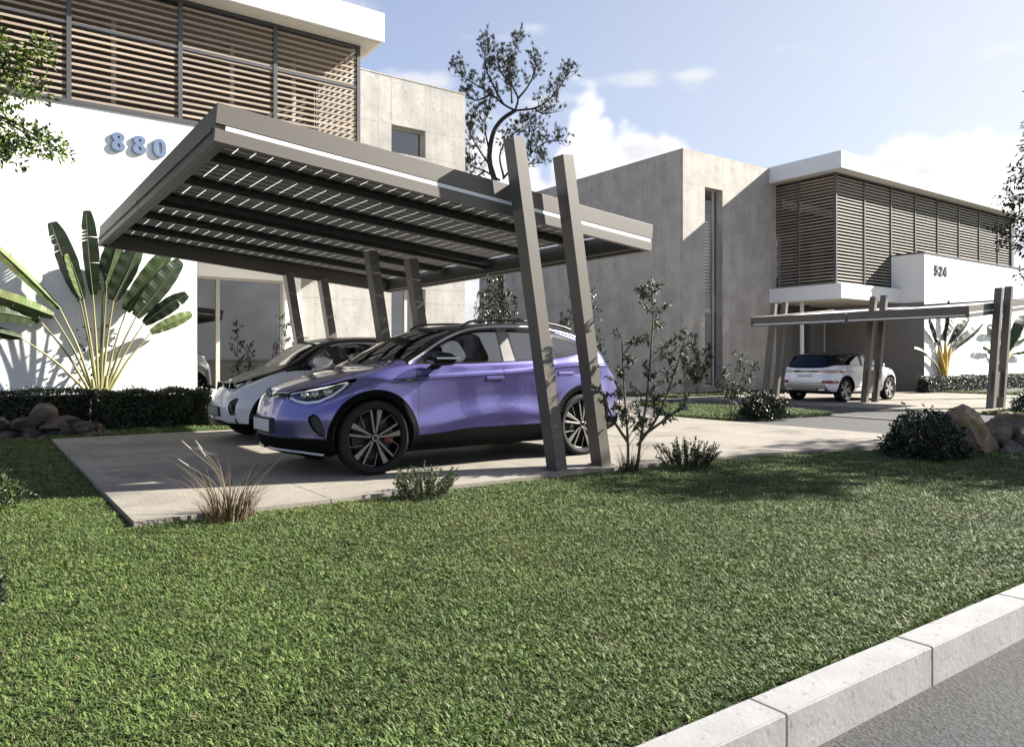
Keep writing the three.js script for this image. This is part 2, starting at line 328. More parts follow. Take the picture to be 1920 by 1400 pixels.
// left house: x grows to the right; the wall end is at 3.79, the louvre corner at 8.06, the concrete wing from there to 13.2
{
  const h = thing('left_house', 'large white house numbered 880 with wooden louvre screen and pale concrete wing', 'house');
  part('wall', [bx(-7, 3.79, -0.3, 6.13, -17.9, -16.5), bx(-7, 3.79, -0.3, 4.5, -26, -17.9)], M.plaster, h);
  part('coping', bx(-7, 3.81, 6.13, 6.21, -17.94, -16.47), M.frameGrey, h);
  const roof = part('roof', bx(-9, 8.52, 9.35, 10.07, -24, -17.4), M.plaster, h);
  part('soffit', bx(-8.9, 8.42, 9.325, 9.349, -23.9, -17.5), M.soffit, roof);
  part('floor_slab', bx(3.795, 8.52, 3.87, 4.5, -21, -17.4), M.plaster, h);
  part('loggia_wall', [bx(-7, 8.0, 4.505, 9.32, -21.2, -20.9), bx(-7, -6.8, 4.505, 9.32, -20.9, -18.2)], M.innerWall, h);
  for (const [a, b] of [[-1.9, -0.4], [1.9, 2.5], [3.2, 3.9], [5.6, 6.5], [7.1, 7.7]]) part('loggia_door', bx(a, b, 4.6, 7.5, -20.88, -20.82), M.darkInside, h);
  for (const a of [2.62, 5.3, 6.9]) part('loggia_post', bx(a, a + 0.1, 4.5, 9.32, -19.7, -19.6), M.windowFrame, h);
  part('darkening_ceiling', bx(-6.7, 7.98, 9.2, 9.24, -20.88, -18.12), M.ceilingDark, h);  // panel added below the soffit to darken the loggia
  const scr = part('screen_frame', [
    ...[-5.0, -2.7, -0.52, 1.62, 3.776, 5.912, 8.06].map((x) => bx(x - 0.045, x + 0.045, x < 3.78 ? 6.22 : 4.51, 9.32, -18.06, -17.95)),
    bx(-5, 8.1, 9.26, 9.34, -18.09, -17.945), bx(-5, 8.015, 8.21, 8.27, -18.05, -17.96), bx(3.8, 8.015, 4.505, 4.56, -18.05, -17.96), bx(8.015, 8.105, 4.505, 9.32, -20.9, -20.8)], M.frameGrey, h);
  const bays = [[-4.96, -2.745], [-2.655, -0.565], [-0.475, 1.575], [1.665, 3.73], [3.82, 5.867], [5.957, 8.015]];
  bays.forEach(([a, b], i) => slatBay(scr, a, b, i < 4 ? 6.18 : 4.53, 9.3, -18.0, M.slatWood, 0.142, false, 11 + i));
  slatBay(scr, -20.78, -18.1, 4.53, 9.3, 8.06, M.slatWood, 0.142, true, 31);
  // ground floor recess: glazing and lintel
  part('wall', [bx(3.795, 4.72, -0.3, 3.865, -21.2, -20.9), bx(4.72, 7.05, 3.46, 3.865, -21.2, -20.75), bx(4.72, 7.05, -0.2, 0.42, -21.2, -20.75), bx(7.05, 7.5, -0.3, 3.865, -21.2, -20.6)], M.plaster, h);
  windowUnit(h, 4.73, 7.04, 0.425, 3.455, -20.85, [5.31]);
  part('curtain_wall', bx(3.9, 8, 0, 3.8, -23.6, -23.5), std(0.10, 0.095, 0.09, 0.9), h);
  // concrete wing
  const cw = part('wing_wall', [bx(7.5, 10.5, -0.3, 9.95, -21.4, -21.0), bx(10.5, 11.7, 3.5, 7.67, -21.4, -21.0), bx(10.5, 11.7, 8.53, 9.95, -21.4, -21.0), bx(11.7, 13.18, -0.3, 9.95, -21.4, -21.0), bx(12.9, 13.15, -0.3, 9.95, -29, -21.4), bx(7.5, 13.15, 9.5, 9.9, -29, -21.4), bx(7.5, 13.15, -0.3, 9.9, -29.3, -29), bx(10.5, 11.7, -0.3, 0.2, -21.4, -21)], M.concreteWarm, h);
  concretePanels(cw, 7.52, 13.18, -0.3, 9.99, -21.0, M.concreteWarm, false, [[10.5, 11.7, 7.67, 8.53], [10.5, 11.7, 0.2, 3.5]]);
  part('coping', bx(7.5, 13.2, 9.992, 10.03, -21.45, -20.955), M.concreteWarm, cw);
  windowUnit(h, 10.505, 11.695, 7.675, 8.525, -21.22);
  windowUnit(h, 10.505, 11.695, 0.205, 3.495, -21.22, [11.1]);
  { // white curtain folds behind the ground floor window of the wing
    const m = new MB(), n = 60, z = (i) => -21.5 + 0.05 * Math.sin(i * 1.15) + 0.02 * Math.sin(i * 2.9);
    for (let i = 0; i < n; i++) { const a = 10.45 + i * 1.3 / n, b = 10.45 + (i + 1) * 1.3 / n; m.quad(V(a, 0.2, z(i)), V(b, 0.2, z(i + 1)), V(b, 3.5, z(i + 1)), V(a, 3.5, z(i))); }
    part('curtain', m.geo(), M.curtain, h);
  }
  // upper roof stair core at the very top, only its lower edge shows
}
// right house: louvre corner at 30.19, box with the number from 34.67
{
  const h = thing('right_house', 'white and grey concrete house numbered 524 with slatted corner balcony', 'house');
  part('wall', [bx(34.67, 62, -0.4, 6.05, -18.0, -16.5), bx(34.67, 62, -0.4, 4.49, -26, -18.0), ], M.plaster, h);
  part('recess_wall', bx(30.2, 34.67, -0.4, 3.865, -22.2, -21.4), M.plasterShade, h);  // darker plaster colour stands in for shade in the recess
  part('shade_panel', bx(34.645, 34.668, -0.3, 3.86, -21.3, -16.52), M.plasterShade, h);  // thin added panel; its grey paints shade onto the white box side
  part('coping', bx(34.64, 62, 6.05, 6.12, -18.03, -16.47), M.frameGrey, h);
  const roof = part('roof', bx(29.63, 48.5, 9.355, 10.07, -26, -17.49), M.plaster, h);
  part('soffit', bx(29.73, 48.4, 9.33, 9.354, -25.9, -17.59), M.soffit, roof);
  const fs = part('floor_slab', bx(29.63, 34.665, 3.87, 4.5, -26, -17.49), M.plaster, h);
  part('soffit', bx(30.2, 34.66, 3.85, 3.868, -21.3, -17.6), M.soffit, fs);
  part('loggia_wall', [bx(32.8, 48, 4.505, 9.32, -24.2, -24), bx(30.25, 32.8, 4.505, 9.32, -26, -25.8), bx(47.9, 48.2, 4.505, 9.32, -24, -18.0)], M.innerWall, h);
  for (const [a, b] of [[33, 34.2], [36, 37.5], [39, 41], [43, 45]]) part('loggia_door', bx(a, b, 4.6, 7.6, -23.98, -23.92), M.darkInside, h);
  part('darkening_ceiling', bx(30.3, 47.85, 9.2, 9.24, -22.4, -18.2), M.ceilingDark, h);  // same added darkening panel as in the left house
  const xs = [30.19, 32.45, 34.76, 37.01, 39.26, 41.56, 43.91, 46.22, 47.9];
  const scr = part('screen_frame', [
    ...xs.map((x, i) => bx(x - 0.045, x + 0.045, i < 3 && i !== 2 ? 4.51 : i === 2 ? 4.51 : 6.13, 9.32, -18.14, -18.03)),
    bx(30.14, 47.95, 9.27, 9.34, -18.16, -18.02), bx(30.14, 34.6, 4.505, 4.56, -18.13, -18.04),
    bx(30.15, 30.24, 4.51, 9.32, -19.92, -19.83), bx(30.15, 30.24, 4.51, 9.32, -21.46, -21.37), bx(30.16, 30.23, 4.505, 4.56, -21.37, -18.14), bx(30.16, 30.23, 9.27, 9.33, -21.37, -18.16),
    bx(30.26, 30.3, 6.03, 6.09, -19.83, -21.37 + 3.2), bx(30.26, 30.32, 8.0, 8.07, -21.37, -19.92)], M.frameGrey, h);
  for (let i = 0; i < 8; i++) slatBay(scr, xs[i] + 0.045, xs[i + 1] - 0.045, i < 2 ? 4.53 : 6.1, 9.3, -18.09, [M.slatGrey], 0.142, false, 51 + i);
  slatBay(scr, -19.83, -18.14, 4.53, 9.3, 30.195, M.slatWood, 0.142, true, 71); slatBay(scr, -21.37, -19.92, 4.53, 9.3, 30.195, M.slatWood, 0.142, true, 72);
  // glazing behind the corner balcony
  windowUnit(h, 30.6, 32.7, 4.52, 7.4, -22.6, [31.6]);
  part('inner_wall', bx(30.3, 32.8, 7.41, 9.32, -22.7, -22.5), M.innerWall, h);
  const cw = part('wing_wall', [bx(23.85, 25.17, -0.4, 9.95, -21.5, -21.03), bx(26.32, 30.14, -0.4, 9.95, -21.5, -21.03), bx(25.17, 26.32, 8.58, 9.95, -21.5, -21.03), bx(25.17, 26.32, -0.4, 0.05, -21.5, -21.03), bx(23.83, 24.2, -0.4, 9.95, -36, -21.5), bx(23.85, 30.1, 9.6, 9.9, -36, -21.5), bx(23.85, 30.1, -0.4, 9.9, -36.4, -36), bx(29.9, 30.14, -0.4, 9.9, -36, -21.5)], M.concrete, h);
  concretePanels(cw, 23.8, 30.14, -0.4, 10.0, -21.03, M.concrete, false, [[25.17, 26.32, 0.05, 8.58]]);
  concretePanels(cw, -36, -21.03, -0.4, 10.0, 23.83, M.concrete, true, []);
  // tall slot window: frame, panes, blind and floor edge behind
  const w = windowUnit(h, 25.175, 26.315, 0.06, 8.575, -21.3, [26.02], M.glassClear);
  part('floor_edge', bx(25.2, 26.3, 3.3, 4.1, -21.8, -21.36), M.windowFrame, w);
  const blind = part('blind', bx(25.22, 25.98, 7.42, 7.5, -21.5, -21.42), M.frameGrey, h);
  slatBay(blind, 25.22, 25.98, 4.15, 7.4, -21.46, [M.plaster], 0.142, false, 81);
  part('room_wall', bx(24.2, 29.9, 0, 9.5, -25.1, -25), std(0.12, 0.12, 0.12, 0.9), h);
  // entrance under the balcony: two slim posts and a lintel before the shade-coloured recess wall
  part('post', bx(30.5, 30.62, -0.3, 3.85, -20.0, -19.88), M.plaster, h);
  part('post', bx(32.2, 32.4, -0.3, 3.85, -20.9, -20.7), M.frameGrey, h);
  part('lintel', bx(30.2, 34.66, 3.5, 3.845, -21.38, -21.2), M.frameGrey, h);
}
{ // house numbers
  const font = await new FontLoader().loadAsync('fonts/droid/droid_sans_bold.typeface.json');
  const sign = (str, x, y, z, size, depth, mat, label, wide, drop) => {
    const t = thing('house_number', label, 'house number', [x, y, z]);
    let at = 0;
    [...str].forEach((ch, i) => {
      const g = new TextGeometry(ch, { font, size, depth, curveSegments: 8, bevelEnabled: true, bevelThickness: 0.006, bevelSize: size * 0.035, bevelSegments: 2 });
      const m = part('digit', flat(g), mat, t); m.position.set(i * wide, i * drop, 0); at++;
    });
    for (let i = 0; i < at; i++) part('standoff', [bx(i * wide + size * 0.25, i * wide + size * 0.25 + 0.02, i * drop + 0.1, i * drop + 0.12, -0.008, 0.005)], M.frameGrey, t);
  };
  sign('880', 2.19, 5.36, -16.492, 0.345, 0.035, M.numberBlue, 'blue metal house number 880 on the left white wall', 0.375, 0);
  sign('524', 35.58, 5.14, -16.492, 0.43, 0.03, M.numberDark, 'dark house number 524 on the right white wall', 0.42, 0);
}

// ---------------------------------------------------------------- solar carports
function carport(label, ox, oz, flip, base, detail) {           // local x: high end 0 to low end 5.46; z: 0 front to -7.45; leaning post pairs at x 3.65 and 4.33
  const t = thing('solar_carport', label, 'carport', [ox, base, oz], flip ? Math.PI : 0);
  const L = 5.46, D = 7.45, pitch = -Math.atan(0.0926), y0 = 3.165;
  const Rm = new THREE.Matrix4().makeTranslation(0, y0, 0).multiply(new THREE.Matrix4().makeRotationZ(pitch));
  const put = (g) => { g.applyMatrix4(Rm); return g; };
  const H = 0.345, T = 0.06;
  const zf = flip ? [-D, 0] : [-D, 0];
  // fascias with a recessed light strip
  for (const [z, s] of [[0, -1], [-D, 1]]) {
    const a = s < 0 ? z - T : z, b = s < 0 ? z : z + T;
    const f = part('fascia', put(merge([bx(0, L, 0.0, 0.115, a, b, 0.004), bx(0, L, 0.16, H, a, b, 0.004), bx(0, L, 0.115, 0.16, s < 0 ? a : a + 0.02, s < 0 ? b - 0.02 : b)])), M.bronze, t);
    part('light_strip', put(bx(0.09, L - 0.02, 0.118, 0.157, s < 0 ? b - 0.02 : a + 0.004, s < 0 ? b - 0.004 : a + 0.02)), M.whiteStrip, f);
  }
  for (const [x, n] of [[0, 'high'], [L - T, 'low']]) for (const [za, zb] of [[-D / 2 + 0.012, -T], [-D + T, -D / 2 - 0.012]]) {
    const f = part('fascia', put(merge([bx(x + 0.002, x + T, 0, H - 0.002, za, zb, 0.004)])), M.bronze, t);
    if (x === 0) part('edge_trim', put(bx(-0.018, 0.0, 0.10, 0.135, za + 0.02, zb - 0.02)), M.bronze, f); else part('light_strip', put(bx(x + T, x + T + 0.012, 0.05, 0.09, za + 0.05, zb - 0.05)), M.whiteStrip, f);
  }
  part('end_cap', put(bx(L, L + 0.012, 0.01, H - 0.01, -0.1, -0.01)), M.bronze, t);
  // beams along the slope, hung under the glass, and the double beam with channel where the two bays meet
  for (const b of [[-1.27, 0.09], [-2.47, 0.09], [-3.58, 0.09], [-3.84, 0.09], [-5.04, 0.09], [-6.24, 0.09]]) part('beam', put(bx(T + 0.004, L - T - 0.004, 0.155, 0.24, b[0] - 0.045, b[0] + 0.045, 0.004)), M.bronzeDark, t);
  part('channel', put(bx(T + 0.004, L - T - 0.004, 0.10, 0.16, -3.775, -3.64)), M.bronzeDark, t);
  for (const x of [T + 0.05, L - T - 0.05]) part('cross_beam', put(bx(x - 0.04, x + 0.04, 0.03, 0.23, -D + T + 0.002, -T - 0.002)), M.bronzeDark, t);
  // glass with rows of dark cells; the gaps between cells let the sky through
  const strips = [[-0.07, -1.22], [-1.32, -2.42], [-2.52, -3.53], [-3.89, -4.99], [-5.09, -6.19], [-6.29, -7.38]];
  const yg = 0.262;
  for (const [a, b] of strips) { const g = put(new THREE.PlaneGeometry(L - 0.14, a - b - 0.004).rotateX(Math.PI / 2).translate(L / 2, yg + 0.02, (a + b) / 2)); part('glass_panel', flat(g), M.pvGlass, t); }
  for (const z of [-0.09, -1.27, -2.47, -3.71, -5.04, -6.24, -7.36]) part('shade_frame', put(bx(T + 0.005, L - T - 0.005, 0.243, 0.275, z - (z === -3.71 ? 0.21 : 0.075), z + (z === -3.71 ? 0.21 : 0.075))), M.bronzeDark, t);  // opaque plates added over the beams to keep sunlight off them
  const q = new THREE.Quaternion().setFromAxisAngle(V(0, 0, 1), pitch), cw = 0.166, gap = 0.012;
  const places = [];
  strips.forEach(([a, b]) => {
    const n = 6, dz = (a - b) / n, m = Math.floor((L - 0.2) / (cw + gap));
    for (let i = 0; i < m; i++) for (let j = 0; j < n; j++) places.push([0.1 + cw / 2 + i * (cw + gap), yg, a - dz * (j + 0.5), dz - 0.012]);
  });
  const cell = bx(-cw / 2, cw / 2, -0.002, 0.002, -0.5, 0.5);
  places.sort((p, r) => r[2] - p[2] || p[0] - r[0]);
  const own = detail ? 300 : 0;
  places.slice(0, own).forEach(([x, y, z, w]) => { const m = part('solar_cell', cell, M.pvCell, t); m.position.set(x, y, z).applyMatrix4(Rm); m.quaternion.copy(q); m.scale.z = w; });
  const rest = places.slice(own), im = new THREE.InstancedMesh(cell, M.pvCell, rest.length), mm = new THREE.Matrix4();
  rest.forEach(([x, y, z, w], i) => im.setMatrixAt(i, mm.compose(V(x, y, z).applyMatrix4(Rm), q, V(1, 1, w))));
  im.name = 'solar_cells'; im.userData.kind = 'stuff'; t.add(im);
  // post pairs
  const lean = -0.166;
  const pairs = flip ? [[0.06, 0.26], [-3.84, -3.64], [-7.68, -7.48]] : [[0.1, 0.29], [-3.82, -3.63], [-7.5, -7.31]];
  pairs.forEach(([za, zb], i) => {
    for (const [px, ph] of [[3.63, 3.66], [4.31, 3.58]]) {
      const top = i === 0 || flip ? ph : y0 - 0.0926 * (px - 0.5) + 0.02, w = 0.15, s = lean * top, dr = 0.016;
      part('post', hexa([[px, 0, zb], [px + w, 0, zb], [px + w, 0, za], [px, 0, za]], [[px + s, top, zb], [px + s + w, top + dr, zb], [px + s + w, top + dr, za], [px + s, top, za]]), M.bronze, t);
      part('base_plate', bx(px - 0.03, px + w + 0.03, 0.001, 0.013, za - 0.03, zb + 0.03), M.bronze, t);
    }
    if (flip && i > 0) part('service_panel', bx(3.6, 4.4, 0.35, 1.1, (za + zb) / 2 - 0.02, (za + zb) / 2 + 0.02), M.bronze, t);
  });
  return t;
}
carport('large bronze solar carport over the purple car with leaning post pairs', 1.71, -6.84, false, 0, true);
carport('smaller looking bronze carport across the side road by the right house', 28.66, -17.25, true, FAR, false);

// ---------------------------------------------------------------- cars: bodies lofted from sections, cut along seams into parts
function pchip(tab) {                                           // monotone cubic through [x, value] pairs
  const n = tab.length, x = tab.map((t) => t[0]), y = tab.map((t) => t[1]), d = [], m = new Array(n).fill(0);
  for (let i = 0; i < n - 1; i++) d.push((y[i + 1] - y[i]) / (x[i + 1] - x[i]));
  for (let i = 1; i < n - 1; i++) m[i] = d[i - 1] * d[i] <= 0 ? 0 : 2 * d[i - 1] * d[i] / (d[i - 1] + d[i]);
  m[0] = d[0]; m[n - 1] = d[n - 2];
  return (t) => {
    if (t <= x[0]) return y[0]; if (t >= x[n - 1]) return y[n - 1];
    let i = 0; while (t > x[i + 1]) i++;
    const h = x[i + 1] - x[i], s = (t - x[i]) / h, s2 = s * s, s3 = s2 * s;
    return (2 * s3 - 3 * s2 + 1) * y[i] + (s3 - 2 * s2 + s) * h * m[i] + (-2 * s3 + 3 * s2) * y[i + 1] + (s3 - s2) * h * m[i + 1];
  };
}
function bspline(P, per) {                                      // quadratic B-spline of a control polygon, ends kept
  const out = [], n = P.length, mid = (a, b) => [(a[0] + b[0]) / 2, (a[1] + b[1]) / 2];
  for (let i = 1; i < n - 1; i++) {
    const a = i === 1 ? P[0] : mid(P[i - 1], P[i]), c = i === n - 2 ? P[n - 1] : mid(P[i], P[i + 1]), b = P[i];
    for (let k = 0; k < per + (i === n - 2 ? 1 : 0); k++) { const t = k / per, u = 1 - t; out.push([u * u * a[0] + 2 * u * t * b[0] + t * t * c[0], u * u * a[1] + 2 * u * t * b[1] + t * t * c[1]]); }
  }
  return out;
}
function loftBody({ L, section, r = 0.13, per = 14, step = 0.022, warp, bulge }) {
  const rows = [], st = [];                                    // stations: [x, inset]
  const capN = 16, rN = 9;
  for (let k = 0; k <= rN; k++) { const a = k / rN * Math.PI / 2; st.push([r * (1 - Math.cos(a)), r * (1 - Math.sin(a))]); }
  const n = Math.round((L - 2 * r) / step);
  for (let i = 1; i < n; i++) st.push([r + (L - 2 * r) * i / n, 0]);
  for (let k = rN; k >= 0; k--) { const a = k / rN * Math.PI / 2; st.push([L - r * (1 - Math.cos(a)), r * (1 - Math.sin(a))]); }
  const ring = (x, inset, sc) => {
    const s = bspline(section(x), per); let yl = 1e9, yh = -1e9, zm = 0;
    for (const [z, y] of s) { yl = Math.min(yl, y); yh = Math.max(yh, y); zm = Math.max(zm, z); }
    const yc = (yl + yh) / 2, kz = (1 - inset / zm) * sc, ky = (1 - inset / ((yh - yl) / 2)) * sc;
    const half = s.map(([z, y]) => [z * kz, yc + (y - yc) * ky]);
    return [...half, ...half.slice(1, -1).reverse().map(([z, y]) => [-z, y])].map(([z, y]) => {
      const p = V(x, y, z);
      if (bulge) bulge(p);
      if (warp) p.x += warp(p);
      return p;
    });
  };
  for (let k = 0; k < capN; k++) rows.push(ring(0, r, (k + 0.02) / capN));
  for (const [x, i] of st) rows.push(ring(x, i, 1));
  for (let k = capN - 1; k >= 0; k--) rows.push(ring(L, r, (k + 0.02) / capN));
  const m = rows[0].length, pos = [], idx = [];
  for (const row of rows) for (const p of row) pos.push(p.x, p.y, p.z);
  for (let i = 0; i < rows.length - 1; i++) for (let j = 0; j < m; j++) { const a = i * m + j, b = i * m + (j + 1) % m, c = a + m, d = b + m; idx.push(a, b, c, b, d, c); }
  const g = new THREE.BufferGeometry(); g.setAttribute('position', new THREE.Float32BufferAttribute(pos, 3)); g.setIndex(idx); g.computeVertexNormals();
  // outward check
  let s = 0; const P = g.attributes.position, N = g.attributes.normal;
  for (let i = 0; i < P.count; i += 37) s += N.getZ(i) * Math.sign(P.getZ(i));
  if (s < 0) { for (let i = 0; i < idx.length; i += 3) { const t = idx[i]; idx[i] = idx[i + 1]; idx[i + 1] = t; } g.setIndex(idx); g.computeVertexNormals(); }
  return { p: Array.from(g.attributes.position.array), n: Array.from(g.attributes.normal.array), i: Array.from(g.index.array) };
}
function split(S, f) {                                         // cuts a shell where f changes sign: [inside f > 0, outside]
  const val = [], N = S.p.length / 3;
  for (let k = 0; k < N; k++) { let v = f(S.p[k * 3], S.p[k * 3 + 1], S.p[k * 3 + 2], S.n[k * 3], S.n[k * 3 + 1], S.n[k * 3 + 2]); if (Math.abs(v) < 1e-7) v = 1e-7; val.push(v); }
  const p = S.p.slice(), n = S.n.slice(), A = [], B = [], cache = new Map();
  const mid = (a, b) => {
    const key = a < b ? a * 4194304 + b : b * 4194304 + a; let k = cache.get(key);
    if (k === undefined) {
      const t = val[a] / (val[a] - val[b]); k = p.length / 3;
      for (let c = 0; c < 3; c++) { p.push(p[a * 3 + c] + (p[b * 3 + c] - p[a * 3 + c]) * t); n.push(n[a * 3 + c] + (n[b * 3 + c] - n[a * 3 + c]) * t); }
      cache.set(key, k);
    }
    return k;
  };
  for (let k = 0; k < S.i.length; k += 3) {
    const t = [S.i[k], S.i[k + 1], S.i[k + 2]], s = t.map((q) => val[q] > 0), c = s.filter(Boolean).length;
    if (c === 3) A.push(...t); else if (c === 0) B.push(...t);
    else {
      const one = c === 1, j = s.indexOf(one), a = t[j], b = t[(j + 1) % 3], d = t[(j + 2) % 3], ab = mid(a, b), ad = mid(a, d);
      (one ? A : B).push(a, ab, ad); (one ? B : A).push(ab, b, d, ab, d, ad);
    }
  }
  return [{ p, n, i: A }, { p, n, i: B }];
}
function shell(S, off = 0) {                                   // to a geometry, moved along its normals by off
  const map = new Map(), p = [], n = [], i = [], u = [];
  for (const k of S.i) {
    let q = map.get(k);
    if (q === undefined) {
      q = p.length / 3; map.set(k, q);
      const l = Math.hypot(S.n[k * 3], S.n[k * 3 + 1], S.n[k * 3 + 2]) || 1;
      for (let c = 0; c < 3; c++) { p.push(S.p[k * 3 + c] + S.n[k * 3 + c] / l * off); n.push(S.n[k * 3 + c] / l); }
      u.push(S.p[k * 3], S.p[k * 3 + 1] + S.p[k * 3 + 2]);
    }
    i.push(q);
  }
  const g = new THREE.BufferGeometry();
  g.setAttribute('position', new THREE.Float32BufferAttribute(p, 3)); g.setAttribute('normal', new THREE.Float32BufferAttribute(n, 3)); g.setAttribute('uv', new THREE.Float32BufferAttribute(u, 2)); g.setIndex(i);
  return g;
}
function sdPoly(P) {                                           // signed distance to a polygon, positive inside
  return (x, y) => {
    let d = 1e9, inside = false;
    for (let i = 0, j = P.length - 1; i < P.length; j = i++) {
      const [ax, ay] = P[i], [bx_, by] = P[j], ex = bx_ - ax, ey = by - ay, wx = x - ax, wy = y - ay, t = clamp((wx * ex + wy * ey) / (ex * ex + ey * ey), 0, 1);
      d = Math.min(d, (wx - ex * t) ** 2 + (wy - ey * t) ** 2);
      if ((ay > y) !== (by > y) && x < (ex * (y - ay)) / (by - ay) + ax) inside = !inside;
    }
    return inside ? Math.sqrt(d) : -Math.sqrt(d);
  };
}
function smoothPoly(P, per = 5) {                              // rounds a closed outline
  const out = [], n = P.length, mid = (a, b) => [(a[0] + b[0]) / 2, (a[1] + b[1]) / 2];
  for (let i = 0; i < n; i++) { const a = mid(P[(i + n - 1) % n], P[i]), c = mid(P[i], P[(i + 1) % n]), b = P[i]; for (let k = 0; k < per; k++) { const t = k / per, u = 1 - t; out.push([u * u * a[0] + 2 * u * t * b[0] + t * t * c[0], u * u * a[1] + 2 * u * t * b[1] + t * t * c[1]]); } }
  return out;
}
class Caster {                                                 // finds points on a shell along a direction
  constructor(S) { const g = shell(S); this.b = new MeshBVH(g); this.g = g; this.ray = new THREE.Ray(); }
  hit(o, d) {
    this.ray.origin.copy(o); this.ray.direction.copy(d);
    const h = this.b.raycastFirst(this.ray, THREE.DoubleSide); if (!h) return null;
    const { a, b, c } = h.face, N = this.g.attributes.normal, P = this.g.attributes.position, w = V();
    THREE.Triangle.getBarycoord(h.point, V().fromBufferAttribute(P, a), V().fromBufferAttribute(P, b), V().fromBufferAttribute(P, c), w);
    const n = V().addScaledVector(V().fromBufferAttribute(N, a), w.x).addScaledVector(V().fromBufferAttribute(N, b), w.y).addScaledVector(V().fromBufferAttribute(N, c), w.z).normalize();
    return { p: h.point.clone(), n };
  }
  side(x, y, s = 1) { return this.hit(V(x, y, 3 * s), V(0, 0, -s)); }
  top(x, z) { return this.hit(V(x, 4, z), V(0, -1, 0)); }
  front(y, z) { return this.hit(V(-3, y, z), V(1, 0, 0)); }
  rear(y, z) { return this.hit(V(9, y, z), V(-1, 0, 0)); }
}
function ribbon(hits, w, off) {                                // a flat band along surface points
  const mb = new MB(), H = hits.filter(Boolean);
  const e = H.map((h, i) => {
    const t = V().subVectors(H[Math.min(i + 1, H.length - 1)].p, H[Math.max(i - 1, 0)].p).normalize(), s = V().crossVectors(h.n, t).normalize(), c = h.p.clone().addScaledVector(h.n, off);
    return [c.clone().addScaledVector(s, w / 2), c.clone().addScaledVector(s, -w / 2), h.n];
  });
  for (let i = 0; i < e.length - 1; i++) { mb.tri(e[i][0], e[i][1], e[i + 1][1], e[i][2], e[i][2], e[i + 1][2]); mb.tri(e[i][0], e[i + 1][1], e[i + 1][0], e[i][2], e[i + 1][2], e[i + 1][2]); }
  return mb.geo();
}
function along(pts, n) { const out = []; for (let i = 0; i < pts.length - 1; i++) for (let k = 0; k < n; k++) out.push(pts[i].map((a, c) => lerp(a, pts[i + 1][c], k / n))); out.push(pts[pts.length - 1]); return out; }
function curveAlong(pts, n) { const c = new THREE.CatmullRomCurve3(pts.map((p) => V(p[0], p[1], p[2] ?? 0))); return c.getPoints(n).map((p) => [p.x, p.y, p.z]); }
function hitTube(hits, r, off = 0, sides = 6) { return tube(hits.filter(Boolean).map((h) => h.p.clone().addScaledVector(h.n, off)), r, sides, hits.length * 2); }

M.tyre = phys(0.012, 0.012, 0.012, 0.8, { specularIntensity: 0.6 });
M.rimDark = phys(0.006, 0.006, 0.007, 0.45, { specularIntensity: 0.4 });
M.rimCut = std(0.24, 0.235, 0.21, 0.4, { metalness: 0.6 });
M.chrome = std(0.75, 0.75, 0.76, 0.18, { metalness: 1 });
M.blackGloss = phys(0.008, 0.008, 0.009, 0.12, { clearcoat: 1, clearcoatRoughness: 0.03 });
M.blackPlastic = std(0.014, 0.014, 0.015, 0.6);
M.glassCar = phys(0.16, 0.17, 0.18, 0.01, { transmission: 1, thickness: 0, ior: 2.6 });
M.cladding = phys(0.004, 0.004, 0.004, 0.75, { specularIntensity: 0.12 });
M.glassDark = phys(0.04, 0.04, 0.045, 0.01, { transmission: 1, thickness: 0, ior: 1.5 });
M.glassLamp = phys(0.93, 0.94, 0.95, 0.01, { transmission: 1, thickness: 0, ior: 1.5 });
M.lampWhite = phys(0.86, 0.88, 0.9, 0.25, { clearcoat: 0.5 });
M.disc = std(0.035, 0.034, 0.033, 0.5, { metalness: 0.5 });
M.caliper = std(0.20, 0.05, 0.015, 0.5);
M.seat = std(0.035, 0.035, 0.038, 0.8);
M.plate = std(0.62, 0.63, 0.66, 0.5);
M.lampRed = phys(0.35, 0.012, 0.01, 0.12, { clearcoat: 1 });
M.lampAmber = phys(0.5, 0.33, 0.24, 0.15, { clearcoat: 1 });

